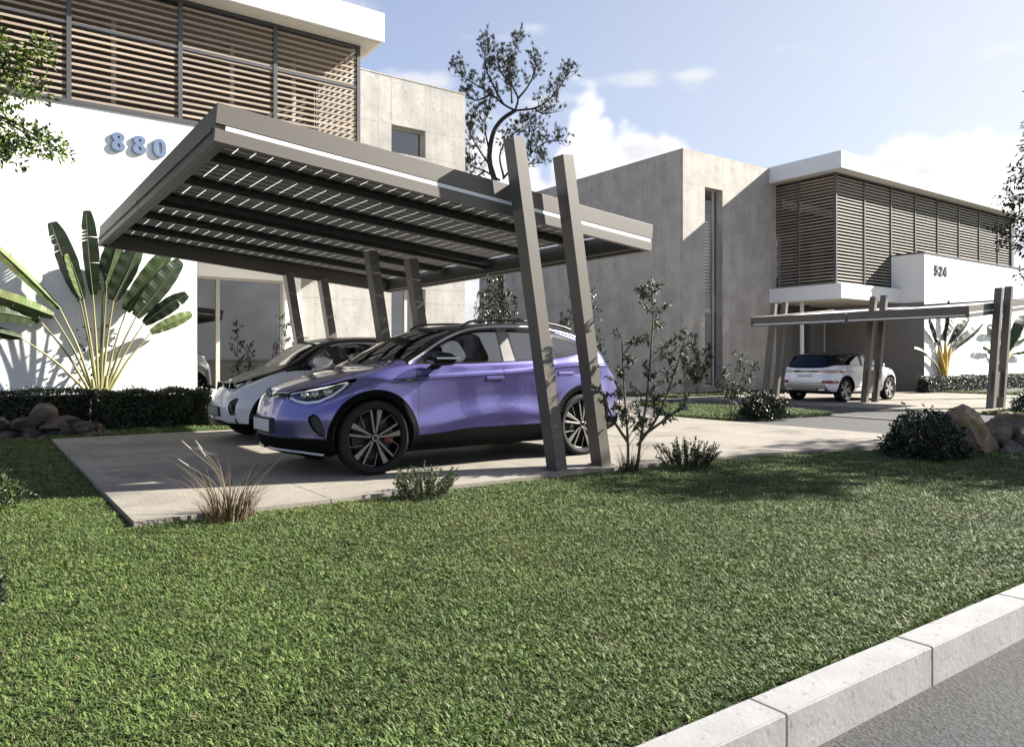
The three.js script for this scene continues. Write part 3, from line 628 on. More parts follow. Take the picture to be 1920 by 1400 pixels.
// spokes are drawn in the unit disc; faces look along +z
function wheelParts(R, W, spokes, parent, at, inward, opt) {
  const w = new THREE.Group(); w.name = 'wheel'; w.position.set(...at); if (inward) w.rotation.y = Math.PI; parent.add(w);
  const rr = opt.rim * R, h = W / 2;
  const prof = [[rr * 0.985, -h * 0.9], [rr * 1.02, -h], [R * 0.93, -h * 1.02], [R * 0.985, -h * 0.86], [R, -h * 0.6], [R, h * 0.6], [R * 0.985, h * 0.86], [R * 0.93, h * 1.02], [lerp(rr, R, 0.45), h * 1.06], [rr * 1.03, h * 1.0], [rr * 0.985, h * 0.9]].map((q) => new THREE.Vector2(...q));
  const tyre = new THREE.LatheGeometry(new THREE.SplineCurve(prof).getPoints(44), 72); tyre.rotateX(Math.PI / 2);
  part('tyre', [tyre, ...Array.from({ length: 46 }, (_, k) => { const a = k / 46 * 2 * Math.PI; const g = new THREE.BoxGeometry(0.02, 0.012, W * 0.3); g.translate(0, R - 0.002, W * 0.30); g.rotateZ(a); return g; })], M.tyre, w);
  const rim = new THREE.LatheGeometry([[rr * 0.9, -h * 0.85], [rr * 0.92, h * 0.2], [rr * 0.95, h * 0.75], [rr * 0.975, h * 0.93], [rr * 1.0, h * 0.93], [rr * 1.0, h * 0.8]].map((q) => new THREE.Vector2(...q)), 60); rim.rotateX(Math.PI / 2);
  const back = new THREE.CircleGeometry(rr * 0.93, 40); back.translate(0, 0, -h * 0.3);
  const r = part('rim', [rim, back], opt.rimMat ?? M.rimDark, w);
  const d = new THREE.CylinderGeometry(rr * 0.72, rr * 0.72, 0.03, 40); d.rotateX(Math.PI / 2); d.translate(0, 0, -h * 0.12);
  part('brake_disc', d, M.disc, r);
  if (opt.caliper) { const c = new THREE.RingGeometry(rr * 0.45, rr * 0.76, 14, 1, opt.caliper, 0.75); c.translate(0, 0, h * 0.02); const c2 = c.clone(); part('caliper', prism(poly(Array.from({ length: 18 }, (_, k) => { const o = k < 9, a = opt.caliper + (o ? k : 17 - k) / 8 * 0.7, q = (o ? 0.75 : 0.45) * rr; return [Math.cos(a) * q, Math.sin(a) * q]; })), 0.04, 0.004).translate(0, 0, -h * 0.05), M.caliper, r); }
  spokes(r, rr, h);
  const hub = new THREE.CylinderGeometry(rr * 0.11, rr * 0.13, 0.03, 24); hub.rotateX(Math.PI / 2); hub.translate(0, 0, h * 0.66);
  const hc = part('hub_cap', hub, M.blackGloss, r);
  const ring = new THREE.TorusGeometry(rr * 0.105, 0.004, 6, 28); ring.translate(0, 0, h * 0.66 + 0.016);
  part('ring', ring, M.chrome, r);
  return w;
}
function plateSpoke(r, pts, z, t, mat, name = 'spoke') { return part(name, prism(poly(pts), t, 0.004).translate(0, 0, z), mat, r); }
const rot2 = (pts, a) => pts.map(([x, y]) => [x * Math.cos(a) - y * Math.sin(a), x * Math.sin(a) + y * Math.cos(a)]);
function seats(parent, spots, mat = M.seat) {                  // [x, z] of each seat; looking to -x
  for (const [x, z, y = 0.55] of spots) {
    const g = [bx(x - 0.25, x + 0.25, y, y + 0.16, z - 0.25, z + 0.25, 0.05)];
    const b = bx(-0.07, 0.07, 0, 0.62, -0.25, 0.25, 0.06); b.rotateZ(-0.25); b.translate(x + 0.25, y + 0.08, z); g.push(b);
    const hd = bx(-0.05, 0.05, 0, 0.2, -0.13, 0.13, 0.045); hd.rotateZ(-0.2); hd.translate(x + 0.42, y + 0.72, z); g.push(hd);
    part('seat', g, mat, parent);
  }
}

// the purple electric SUV: x from its nose at 0 to its tail, its left side towards +z
M.roofBlack = phys(0.004, 0.004, 0.005, 0.3, { specularIntensity: 0.45 });
M.mirrorBlack = phys(0.004, 0.004, 0.004, 0.25, { specularIntensity: 0.5 });
function makeSUV() {
  const t = thing('suv', 'glossy purple electric SUV with black roof parked in the front bay of the carport', 'car', [2.74, 0, -8.44]);
  const paint = phys(0.135, 0.122, 0.34, 0.26, { metalness: 0.75, clearcoat: 1, clearcoatRoughness: 0.02 });
  const ax = [0.82, 3.80], ay = 0.405, R = 0.405;
  const yb = pchip([[0, 0.22], [0.5, 0.2], [4.2, 0.22], [4.74, 0.34]]);
  const yt = pchip([[0, 0.90], [0.12, 0.965], [0.35, 1.04], [0.7, 1.12], [1.02, 1.175], [1.14, 1.25], [1.45, 1.435], [1.78, 1.59], [2.1, 1.675], [2.5, 1.72], [3.0, 1.735], [3.5, 1.715], [4.0, 1.655], [4.35, 1.585], [4.45, 1.50], [4.74, 1.14]]);
  const ybelt = pchip([[0, 0.86], [0.25, 0.97], [0.6, 1.075], [1.0, 1.16], [1.3, 1.20], [2.25, 1.215], [2.86, 1.24], [3.36, 1.268], [3.8, 1.335], [4.2, 1.38], [4.5, 1.30], [4.74, 1.06]]);
  const wb = pchip([[0, 0.76], [0.5, 0.83], [1.3, 0.89], [2.2, 0.90], [3.4, 0.885], [4.2, 0.82], [4.74, 0.74]]);
  const yre = pchip([[0, 0.885], [0.35, 1.015], [0.8, 1.125], [1.2, 1.205], [1.34, 1.25], [1.72, 1.46], [2.08, 1.6], [2.36, 1.65], [3.07, 1.672], [3.43, 1.645], [3.9, 1.575], [4.3, 1.50], [4.5, 1.40], [4.74, 1.10]]);
  const wr = pchip([[0, 0.62], [0.8, 0.70], [1.25, 0.83], [1.7, 0.77], [2.1, 0.725], [3.0, 0.715], [4.0, 0.68], [4.4, 0.66], [4.74, 0.62]]);
  const yc = pchip([[0, 0.80], [0.5, 0.955], [1.36, 1.04], [2.8, 1.105], [3.75, 1.185], [4.4, 1.18], [4.74, 0.98]]);
  const wc = pchip([[0, 0.84], [0.6, 0.945], [1.4, 0.965], [2.8, 0.965], [3.7, 0.975], [4.4, 0.93], [4.74, 0.83]]);
  const wm = pchip([[0, 0.87], [0.55, 0.965], [1.1, 0.965], [1.9, 0.945], [2.9, 0.945], [3.4, 0.97], [4.1, 0.97], [4.74, 0.85]]);
  const wl = pchip([[0, 0.86], [0.6, 0.965], [1.3, 0.975], [2.0, 0.985], [3.0, 0.985], [3.7, 0.97], [4.74, 0.83]]);
  const yl = pchip([[0, 0.5], [1.3, 0.5], [1.9, 0.585], [2.4, 0.64], [3.0, 0.60], [3.5, 0.55], [4.74, 0.5]]);
  const section = (x) => {
    const b = yb(x), g = smooth(x, 1.05, 1.5);
    return [[0, b], [0.5, b], [0.86, b], [0.935, b + 0.12], [wl(x) - 0.012, yl(x) - 0.09], [wl(x), yl(x)], [wm(x), yl(x) + 0.15], [wm(x) + 0.004, (yl(x) + yc(x)) / 2 + 0.05], [wc(x) - 0.004, yc(x) - 0.035], [wc(x) + 0.002, yc(x) - 0.006], [wc(x) + 0.002, yc(x) + 0.004], [wc(x) - 0.03, yc(x) + 0.02], [wb(x) + 0.02, ybelt(x) - 0.02], [wb(x), ybelt(x) + 0.004], [lerp(wb(x), wr(x), 0.5), lerp(ybelt(x), yre(x), 0.55)], [wr(x) + 0.02, yre(x) - 0.02], [wr(x) - 0.04, lerp(yre(x), yt(x), 0.45)], [wr(x) * 0.55, lerp(yre(x), yt(x), 0.9)], [0.2, yt(x)], [0, yt(x)]];
  };
  const nose = pchip([[0.15, 0.05], [0.3, -0.06], [0.45, -0.10], [0.6, -0.11], [0.72, -0.085], [0.84, -0.045], [0.95, 0.01], [1.2, 0.08]]);
  const tail = pchip([[0.2, 0.16], [0.4, 0.02], [0.7, 0], [1.0, 0.04], [1.2, 0.12], [1.7, 0.2]]);
  const warp = (p) => {
    const f = Math.pow(clamp(1 - p.x / 1.05, 0, 1), 1.35), b = Math.pow(clamp((p.x - 3.9) / 0.84, 0, 1), 1.4), z = Math.abs(p.z);
    return f * (nose(p.y) + 0.46 * Math.pow(z / 0.95, 2.5)) - b * (tail(p.y) + 0.26 * Math.pow(z / 0.95, 2.6));
  };
  const bulge = (p) => {                                       // flared arches
    if (p.y > 1.05 || Math.abs(p.z) < 0.6) return;
    for (const a of [ax[0] - 0.16, ax[1] + 0.02]) { const d = Math.hypot(p.x - a, p.y - ay); p.z += Math.sign(p.z) * 0.028 * Math.exp(-(((d - 0.54) / 0.10) ** 2)) * smooth(p.y, 0.2, 0.4); }
  };
  let S = loftBody({ L: 4.74, section, warp, bulge, r: 0.09 });
  const cast = new Caster(S), whole = S;
  t.userData.cast = undefined;
  const take = (f, name, mat, off = 0, parent = t) => { const [a, b] = split(S, f); S = b; return a.i.length ? part(name, shell(a, off), mat, parent) : null; };
  const drop = (f) => { S = split(S, f)[1]; };
  const arch = (x, y, z, r) => Math.max(...ax.map((a) => r - Math.hypot(x - a, y - ay)));
  drop((x, y, z) => Math.min(arch(x, y, z, 0.452), Math.abs(z) - 0.55));
  // black lower cladding with the arch rims
  const clad = (x, y, z) => Math.max(arch(x, y, z, 0.525), (x < 0.75 ? 0.405 : x > 3.9 ? 0.47 : lerp(0.405, 0.455, smooth(x, 1.3, 2.2))) - y);
  take(clad, 'cladding', M.cladding);
  const side = (P, s) => { const d = sdPoly(P); return (x, y, z) => Math.min(d(x, y), (s ? s * z : Math.abs(z)) - 0.3); };
  const both = (P, ...a) => { for (const s of [1, -1]) take(side(P, s), ...a); };
  const q = (x, z) => Math.abs(z) + Math.max(0, x);
  const nosePoly = (P) => { const d = sdPoly(P); return (x, y, z, nx) => Math.min(d(q(x, z), y), 1.2 - x); };
  // glass and its black surround
  const W = { front_quarter: smoothPoly([[1.46, 1.235], [1.50, 1.285], [1.60, 1.345], [1.60, 1.232]], 3), front: [[1.64, 1.232], [1.64, 1.368], [1.78, 1.442], [2.07, 1.548], [2.23, 1.585], [2.54, 1.605], [2.545, 1.238]], rear: [[2.73, 1.612], [3.07, 1.607], [3.31, 1.588], [3.43, 1.285], [2.75, 1.25]], rear_quarter: smoothPoly([[3.37, 1.575], [3.6, 1.535], [3.98, 1.40], [3.8, 1.352], [3.49, 1.295]], 3) };
  const surround = side([[1.33, 1.21], [1.50, 1.318], [1.76, 1.463], [2.08, 1.592], [2.36, 1.645], [3.07, 1.665], [3.43, 1.638], [3.9, 1.50], [4.16, 1.40], [3.8, 1.338], [3.36, 1.272], [2.86, 1.245], [2.25, 1.222]]);
  const [gh, body1] = split(S, surround); S = gh;
  for (const P of Object.values(W)) both(P, 'side_window', M.glassCar, -0.004);
  { // B pillar trim, bronze grey satin
    both([[2.56, 1.225], [2.555, 1.66], [2.68, 1.66], [2.735, 1.235]], 'pillar_trim', phys(0.10, 0.095, 0.085, 0.3, { clearcoat: 0.6 }), 0.003);
  }
  for (const k of split(S, (x, y, z) => z)) part('window_surround', shell(k), M.blackGloss, t);
  S = body1;
  const belt = (x, y) => y - (ybelt(x) + 0.01);
  const ws = (x, y, z) => Math.min(x - (1.09 + 0.22 * (z / 0.85) ** 2), 1.90 + 0.06 * (z / 0.7) ** 2 - x, wr(x) - 0.055 - Math.abs(z), y - 1.1);
  take(ws, 'windscreen', M.glassDark, -0.003);
  take((x, y, z) => Math.min(x - 4.28, 4.62 - x, 0.58 - Math.abs(z), y - 1.25), 'rear_window', M.glassDark, -0.003);
  const arcY = pchip([[1.25, 1.20], [1.72, 1.46], [2.08, 1.6], [2.36, 1.65], [3.07, 1.672], [3.43, 1.645], [3.9, 1.56], [4.4, 1.45]]);
  take((x, y, z) => Math.min(x - (1.06 + 0.20 * (z / 0.85) ** 2), y - Math.max(arcY(x) - 0.004, ybelt(x) + 0.008), 4.36 - x), 'roof', M.roofBlack);
  // nose: light bar, lamps, grille openings
  const lamps = {};
  for (const s of [1, -1]) { const f = nosePoly([[0.44, 0.85], [0.46, 0.905], [0.7, 0.935], [1.0, 0.975], [1.30, 1.035], [1.47, 1.052], [1.50, 1.035], [1.40, 0.955], [1.22, 0.855], [1.02, 0.795], [0.82, 0.778], [0.58, 0.80]]); lamps[s] = take((x, y, z, nx) => Math.min(f(x, y, z, nx), s * z - 0.1), 'headlamp', M.blackGloss, -0.03); }
  take(nosePoly([[-1, 0.835], [-1, 0.915], [0.44, 0.905], [0.44, 0.845]]), 'nose_band', M.blackGloss, -0.004);
  for (const s of [1, -1]) { const f = nosePoly(smoothPoly([[0.86, 0.63], [0.92, 0.69], [1.05, 0.67], [1.12, 0.55], [1.15, 0.43], [1.10, 0.425], [0.96, 0.50]], 4)); take((x, y, z, nx) => Math.min(f(x, y, z, nx), s * z - 0.1), 'air_intake', M.blackPlastic, -0.03); }
  take((x, y, z, nx) => Math.min(0.425 + 0.0 * z - y, 0.6 - x), 'lower_grille', M.blackPlastic, -0.01);
  // panels
  take((x, y, z, nx, ny) => Math.min(sdPoly([[0.0, 0.66], [0.14, 0.64], [0.6, 0.70], [1.12, 0.835], [1.30, 0.82], [1.30, -0.82], [1.12, -0.835], [0.6, -0.70], [0.14, -0.64], [0.0, -0.66]])(x, z), y - 0.9, ny - 0.25), 'bonnet', paint);
  both([[1.345, 0.2], [1.345, 1.3], [2.545, 1.3], [2.535, 0.2]], 'front_door', paint);
  both([[2.535, 0.2], [2.545, 1.3], [3.72, 1.4], [3.70, 1.02], [3.38, 0.82], [3.22, 0.4], [3.22, 0.2]], 'rear_door', paint);
  take((x, y, z, nx) => Math.min(0.62 - x + (0.7 - y) * 0.2, 0.93 - y), 'front_bumper', paint);
  part('body', shell(S), paint, t);
  // seams
  const seam = (pts, s, w = 0.007) => ribbon(along(pts, 10).map(([x, y]) => cast.side(x, y, s)), w, 0.0012);
  for (const s of [1, -1]) {
    part('door_seam', [seam([[1.345, 0.42], [1.345, 1.2]], s), seam([[2.535, 0.45], [2.545, 1.235]], s), seam([[3.70, 1.30], [3.70, 1.02], [3.40, 0.84], [3.3, 0.68]], s), seam([[0.60, 0.93], [0.45, 0.80]], s, 0.006)], M.blackPlastic, t);
    // silver arc over the side windows
    part('roof_arc', hitTube(curveAlong([[1.27, 1.212], [1.5, 1.337], [1.76, 1.48], [2.08, 1.6], [2.36, 1.65], [3.07, 1.672], [3.43, 1.645], [3.9, 1.555], [4.25, 1.44]], 46).map(([x, y]) => cast.side(x, y, s)), 0.017, 0.002), std(0.62, 0.62, 0.62, 0.3, { metalness: 0.9 }), t);
    part('roof_rail', tube([[2.1, 1.655, 0.66 * s], [2.2, 1.715, 0.655 * s], [2.5, 1.745, 0.65 * s], [3.0, 1.757, 0.645 * s], [3.45, 1.735, 0.64 * s], [3.75, 1.69, 0.635 * s], [3.85, 1.66, 0.63 * s]], 0.016, 7, 30), std(0.03, 0.03, 0.032, 0.45), t);
    part('belt_trim', ribbon(curveAlong([[1.36, 1.212], [2.25, 1.219], [2.86, 1.243], [3.36, 1.27], [3.8, 1.337], [4.14, 1.398]], 40).map(([x, y]) => cast.side(x, y, s)), 0.012, 0.002), M.blackGloss, t);
    // door handles
    for (const [a, b] of [[2.26, 1.035], [3.36, 1.075]]) { const h0 = cast.side(a + 0.12, b, s); part('door_handle', bx(a, a + 0.26, b - 0.024, b + 0.022, h0.p.z - 0.012, h0.p.z + 0.014, 0.011), paint, t); const hd = part('handle_recess', bx(a + 0.03, a + 0.25, b + 0.022, b + 0.034, h0.p.z - 0.01, h0.p.z + 0.0015), M.blackPlastic, t); }
    // fender blade
    const fb = cast.side(1.24, 1.0, s); part('fender_trim', [ribbon(along([[1.10, 1.03], [1.335, 1.03]], 8).map(([x, y]) => cast.side(x, y, s)), 0.018, 0.003)], M.blackGloss, t); part('fender_trim', ribbon(along([[1.17, 1.018], [1.335, 1.024]], 8).map(([x, y]) => cast.side(x, y, s)), 0.006, 0.006), M.chrome, t);
    // mirror
    const mz = 1.10 * s, mg = new THREE.SphereGeometry(1, 28, 18), P = mg.attributes.position;
    for (let i = 0; i < P.count; i++) { let [x, y, z] = [P.getX(i), P.getY(i), P.getZ(i)]; const k = (v, e) => Math.sign(v) * Math.pow(Math.abs(v), e); P.setXYZ(i, 1.60 + k(x, 0.75) * 0.135 - y * 0.03, 1.265 + k(y, 0.75) * 0.078 * (1 - 0.15 * x), mz + k(z, 0.7) * 0.115); }
    mg.computeVertexNormals();
    const mir = part('mirror', [flat(mg), flat(tube([[1.55, 1.17, 0.90 * s], [1.57, 1.18, 0.98 * s], [1.60, 1.23, 1.06 * s]], 0.035, 8))], M.mirrorBlack, t);
    part('mirror_strip', bx(1.46, 1.735, 1.262, 1.282, mz + (s > 0 ? 0.06 : -0.121), mz + (s > 0 ? 0.121 : -0.06), 0.006), M.lampWhite, mir);
    // headlamp inside and its white running light
    const lc = new Caster(whole);
    const ring = (pts) => pts.map(([qq, y]) => { // point on the nose with |z| + x = qq
      let lo = 0, hi = 1.0, best = null; for (let k = 0; k < 22; k++) { const z = (lo + hi) / 2, h = lc.front(y, z * s); if (!h) { hi = z; continue; } best = h; if (h.p.x + z < qq) lo = z; else hi = z; } return best; });
    const drlTop = ring(along([[0.47, 0.89], [0.7, 0.92], [1.0, 0.96], [1.25, 1.008], [1.36, 1.018]], 6)), drlLow = ring(along([[0.49, 0.85], [0.62, 0.818], [0.82, 0.797], [1.02, 0.815], [1.19, 0.875], [1.32, 0.955], [1.37, 1.01]], 5));
    part('running_light', ribbon(drlTop, 0.024, -0.014), M.lampWhite, lamps[s]); part('running_light', ribbon(drlLow, 0.026, -0.014), M.lampWhite, lamps[s]);
    const proj = ring([[0.72, 0.868], [0.90, 0.878], [1.08, 0.902]]).filter(Boolean);
    proj.forEach((h, i) => { const c = new THREE.SphereGeometry(0.046, 18, 12); c.translate(h.p.x + 0.035, h.p.y, h.p.z); part('lens', c, phys(0.35, 0.36, 0.36, 0.08, { metalness: 0.9, clearcoat: 1 }), lamps[s]); });
    const cov = ring(along([[0.48, 0.865], [0.8, 0.87], [1.1, 0.91], [1.36, 0.985]], 5));
    part('lamp_glass', ribbon(cov, 0.13, 0.0), M.glassLamp, lamps[s]);
    part('light_bar', ribbon(ring(along([[0.10, 0.888], [0.3, 0.89], [0.45, 0.892]], 6)), 0.013, 0.003), M.lampWhite, t);
    // silver lip below the nose
    part('front_lip', hitTube(ring(along([[0.02, 0.285], [0.4, 0.285], [0.75, 0.275], [0.95, 0.26], [1.1, 0.25]], 5)), 0.016, 0.012), std(0.55, 0.55, 0.55, 0.3, { metalness: 0.7 }), t);
    part('tail_lamp', ribbon(along([[1.09, 0.72], [1.08, 0.5], [1.08, 0.3]], 5).map(([y, z]) => cast.rear(y, z * s)), 0.09, 0.004), M.lampRed, t);
  }
  { // round badge: ring with a V over a W
    const h = cast.front(0.865, 0), b = new THREE.Group(); b.name = 'badge'; b.position.set(h.p.x - 0.014, 0.865, 0); b.rotation.y = -Math.PI / 2; b.rotation.z = 0; t.add(b);
    const c = new THREE.CylinderGeometry(0.078, 0.078, 0.02, 36); c.rotateX(Math.PI / 2); part('disc', c, M.blackGloss, b);
    const r = new THREE.TorusGeometry(0.068, 0.0065, 8, 40); r.translate(0, 0, 0.011);
    const bar = (a, e) => tube([[...a, 0.012], [...e, 0.012]], 0.0055, 6, 2);
    part('emblem', [r, bar([-0.028, 0.060], [0, 0.008]), bar([0.028, 0.060], [0, 0.008]), bar([-0.058, 0.03], [-0.026, -0.055]), bar([-0.026, -0.055], [0, -0.006]), bar([0, -0.006], [0.026, -0.055]), bar([0.026, -0.055], [0.058, 0.03])], std(0.4, 0.4, 0.4, 0.3, { metalness: 0.9 }), b);
  }
  { const h = cast.front(0.53, 0); part('plate_holder', bx(h.p.x - 0.012, h.p.x + 0.06, 0.45, 0.625, -0.29, 0.29, 0.008), M.blackPlastic, t); part('number_plate', bx(h.p.x - 0.02, h.p.x - 0.0125, 0.473, 0.602, -0.262, 0.262, 0.003), M.plate, t); }
  part('wiper', [tube([[1.13, 1.225, 0.55], [1.22, 1.29, 0.2], [1.24, 1.30, -0.1]], 0.008, 5)], M.blackPlastic, t);
  // wheel wells, underside, cabin
  part('underbody', [bx(0.35, 4.4, 0.24, 0.34, -0.56, 0.56), bx(1.28, 3.32, 0.24, 0.6, -0.82, 0.82), bx(1.29, 3.3, 0.25, 0.5, -0.85, 0.85)], M.darkInside, t);
  for (const a of ax) for (const s of [1, -1]) {
    const g = new THREE.CylinderGeometry(0.47, 0.47, 0.36, 30, 1, true, Math.PI / 2, Math.PI); g.rotateX(Math.PI / 2); g.rotateZ(0); g.translate(a, ay, 0.75 * s);
    part('wheel_well', [g, bx(a - 0.47, a + 0.47, 0.3, 0.88, s * 0.56 - 0.01, s * 0.56 + 0.01)], M.darkInside, t);
  }
  part('dashboard', [bx(1.2, 1.75, 0.85, 1.17, -0.78, 0.78, 0.05), bx(1.3, 4.2, 0.45, 0.55, -0.8, 0.8)], M.seat, t);
  const sw = new THREE.TorusGeometry(0.18, 0.016, 8, 30); sw.rotateY(Math.PI / 2); sw.rotateZ(0.4); sw.translate(1.92, 1.12, 0.38); part('steering_wheel', sw, M.blackPlastic, t);
  seats(t, [[2.25, 0.4, 0.62], [2.25, -0.4, 0.62], [3.15, 0.42, 0.64], [3.15, -0.42, 0.64], [3.15, 0, 0.62]]);
  // wheels: five pairs of blades, bright cut faces over black
  const blades = (r, rr, h) => {
    for (let k = 0; k < 5; k++) {
      const a = k * 2 * Math.PI / 5 + 1.32 - 1.2566, z = h * 0.62;
      const sc = (l) => rot2(l.map(([x, y]) => [x * rr, y * rr]), a), pol = (q, b) => [q * Math.cos(b), q * Math.sin(b)];
      plateSpoke(r, sc([[0.12, -0.03], pol(0.955, -0.05), pol(0.955, 0.17), [0.14, 0.03]]), z - 0.014, 0.018, M.rimDark);
      plateSpoke(r, sc([[0.16, -0.012], pol(0.945, -0.035), pol(0.945, 0.155), [0.5, 0.048], [0.17, 0.02]]), z + 0.008, 0.005, M.rimCut, 'spoke_face');
      plateSpoke(r, sc([pol(0.13, 0.1), pol(0.955, 0.36), pol(0.955, 0.46), pol(0.5, 0.50), pol(0.13, 0.7)]), z - 0.014, 0.018, M.rimDark);
      plateSpoke(r, sc([pol(0.16, 0.25), pol(0.945, 0.385), pol(0.945, 0.435), pol(0.5, 0.46), pol(0.17, 0.5)]), z + 0.008, 0.005, M.rimCut, 'spoke_face');
      const e = []; for (let i = 0; i <= 6; i++) { const [x, y] = pol(0.945 * rr, a + 0.44 + i / 6 * 0.40); e.push([x, y, z + 0.012]); } for (const [q, b] of [[0.72, 0.93], [0.5, 1.06]]) { const [x, y] = pol(q * rr, a + b); e.push([x, y, z + 0.010]); }
      part('rim_edge', tube(e, 0.005, 5, 20), M.rimCut, r);
    }
  };
  for (const a of ax) for (const s of [1, -1]) wheelParts(R, 0.25, blades, t, [a, ay, s * 0.845], s < 0, { rim: 0.80, caliper: -0.3 });
  return t;
}
const suv = makeSUV();

// the small white and black electric car in the rear bay; x from its nose, left side towards +z
function makeCity() {
  const t = thing('city_car', 'white and black compact electric car parked behind the purple car', 'car', [3.02, 0, -12.1]);
  const paint = phys(0.72, 0.73, 0.75, 0.3, { clearcoat: 1, clearcoatRoughness: 0.04 });
  const ax = [0.76, 3.52], ay = 0.37, R = 0.37, L = 4.28;
  const yb = pchip([[0, 0.26], [0.4, 0.22], [3.9, 0.22], [L, 0.32]]);
  const yt = pchip([[0, 0.84], [0.12, 0.92], [0.4, 1.03], [0.78, 1.13], [0.95, 1.23], [1.25, 1.43], [1.5, 1.55], [1.9, 1.625], [2.5, 1.645], [3.2, 1.61], [3.8, 1.52], [4.1, 1.38], [L, 1.1]]);
  const ybelt = pchip([[0, 0.80], [0.3, 0.93], [0.7, 1.06], [1.0, 1.12], [1.6, 1.13], [2.2, 1.12], [2.6, 1.04], [3.0, 1.10], [3.6, 1.18], [L, 1.0]]);
  const wb = pchip([[0, 0.62], [0.5, 0.76], [1.2, 0.84], [2.4, 0.86], [3.6, 0.82], [L, 0.68]]);
  const yre = pchip([[0, 0.825], [0.4, 0.985], [0.9, 1.115], [1.1, 1.2], [1.4, 1.42], [1.7, 1.535], [2.2, 1.575], [3.2, 1.54], [3.9, 1.42], [L, 1.06]]);
  const wr = pchip([[0, 0.5], [0.8, 0.68], [1.2, 0.76], [1.7, 0.70], [2.6, 0.69], [4, 0.62], [L, 0.55]]);
  const wm = pchip([[0, 0.78], [0.5, 0.90], [1.2, 0.91], [2.2, 0.90], [3.4, 0.93], [L, 0.78]]);
  const section = (x) => { const b = yb(x), m = wm(x), y1 = ybelt(x); return [[0, b], [0.5, b], [0.78, b], [m - 0.05, b + 0.12], [m, b + 0.28], [m, (b + 0.3 + y1) / 2], [m - 0.01, y1 - 0.12], [wb(x) + 0.02, y1 - 0.03], [wb(x), y1], [lerp(wb(x), wr(x), 0.5), lerp(y1, yre(x), 0.55)], [wr(x) + 0.02, yre(x) - 0.02], [wr(x) - 0.05, lerp(yre(x), yt(x), 0.45)], [wr(x) * 0.5, lerp(yre(x), yt(x), 0.92)], [0.2, yt(x)], [0, yt(x)]]; };
  const nose = pchip([[0.2, 0.14], [0.35, 0.03], [0.5, 0], [0.64, 0.02], [0.78, 0.10], [0.95, 0.16], [1.2, 0.2]]);
  const warp = (p) => { const f = Math.pow(clamp(1 - p.x / 0.95, 0, 1), 1.4), b = Math.pow(clamp((p.x - 3.5) / 0.8, 0, 1), 1.4), z = Math.abs(p.z); return f * (nose(p.y) + 0.34 * Math.pow(z / 0.9, 2.3)) - b * (0.1 * p.y + 0.24 * Math.pow(z / 0.9, 2.5)); };
  const bulge = (p) => { if (p.y > 1 || Math.abs(p.z) < 0.5) return; for (const a of [ax[0] - 0.14, ax[1]]) { const d = Math.hypot(p.x - a, p.y - ay); p.z += Math.sign(p.z) * 0.03 * Math.exp(-(((d - 0.48) / 0.09) ** 2)) * smooth(p.y, 0.2, 0.4); } };
  let S = loftBody({ L, section, warp, bulge, r: 0.09, step: 0.026 });
  const whole = S, cast = new Caster(S);
  const take = (f, name, mat, off = 0, parent = t) => { const [a, b] = split(S, f); S = b; return a.i.length ? part(name, shell(a, off), mat, parent) : null; };
  const arch = (x, y) => Math.max(...ax.map((a) => 0.42 - Math.hypot(x - a, y - ay)));
  S = split(S, (x, y, z) => Math.min(arch(x, y), Math.abs(z) - 0.5))[1];
  const side = (P, s) => { const d = sdPoly(P); return (x, y, z) => Math.min(d(x, y), s * z - 0.3); };
  const q = (x, z) => Math.abs(z) + Math.max(0, x), nosePoly = (P) => { const d = sdPoly(P); return (x, y, z) => Math.min(d(q(x, z), y), 1.1 - x); };
  take((x, y, z) => Math.max((x < 0.5 ? 0.30 : 0.34) - y, Math.max(...ax.map((a) => 0.45 - Math.hypot(x - a, y - ay)))), 'cladding', M.cladding);
  for (const s of [1, -1]) take(side(smoothPoly([[1.12, 1.135], [1.34, 1.33], [1.6, 1.475], [1.95, 1.525], [2.95, 1.50], [3.35, 1.40], [3.3, 1.20], [2.9, 1.12], [2.58, 1.06], [2.3, 1.12], [1.7, 1.14]], 4), s), 'side_window', M.glassCar, -0.004);
  take((x, y, z) => Math.min(x - (0.83 + 0.22 * (z / 0.8) ** 2), 1.52 - x, wr(x) - 0.07 - Math.abs(z), y - 1.0), 'windscreen', M.glassDark, -0.003);
  take((x, y, z, nx, ny) => Math.min(y - yre(x) + 0.01, x - 1.5, 3.9 - x), 'roof', M.roofBlack);
  take((x, y, z) => Math.min(x - 3.75, y - 0.9, 0.62 - Math.abs(z)), 'tailgate', M.blackGloss, 0.001);
  for (const s of [1, -1]) { const f = nosePoly(smoothPoly([[0.42, 0.80], [0.46, 0.88], [0.8, 0.945], [1.12, 1.0], [1.14, 0.98], [0.95, 0.885], [0.75, 0.80], [0.58, 0.775]], 4)); const lp = take((x, y, z) => Math.min(f(x, y, z), s * z - 0.1), 'headlamp', M.blackGloss, -0.02);
    const ring = (pts) => pts.map(([qq, y]) => { let lo = 0, hi = 0.95, best = null; for (let k = 0; k < 22; k++) { const z = (lo + hi) / 2, h = cast.front(y, z * s); if (!h) { hi = z; continue; } best = h; if (h.p.x + z < qq) lo = z; else hi = z; } return best; });
    for (const [i, g] of [ribbon(ring(along([[0.50, 0.875], [0.47, 0.83], [0.56, 0.795], [0.72, 0.815], [0.88, 0.88], [0.98, 0.93]], 5)), 0.018, 0.004), ribbon(ring(along([[0.58, 0.85], [0.72, 0.87]], 4)), 0.016, 0.004), ribbon(ring(along([[0.80, 0.82], [0.88, 0.90], [0.92, 0.96]], 5)), 0.012, 0.006)].entries()) part('running_light', g, M.lampWhite, lp);
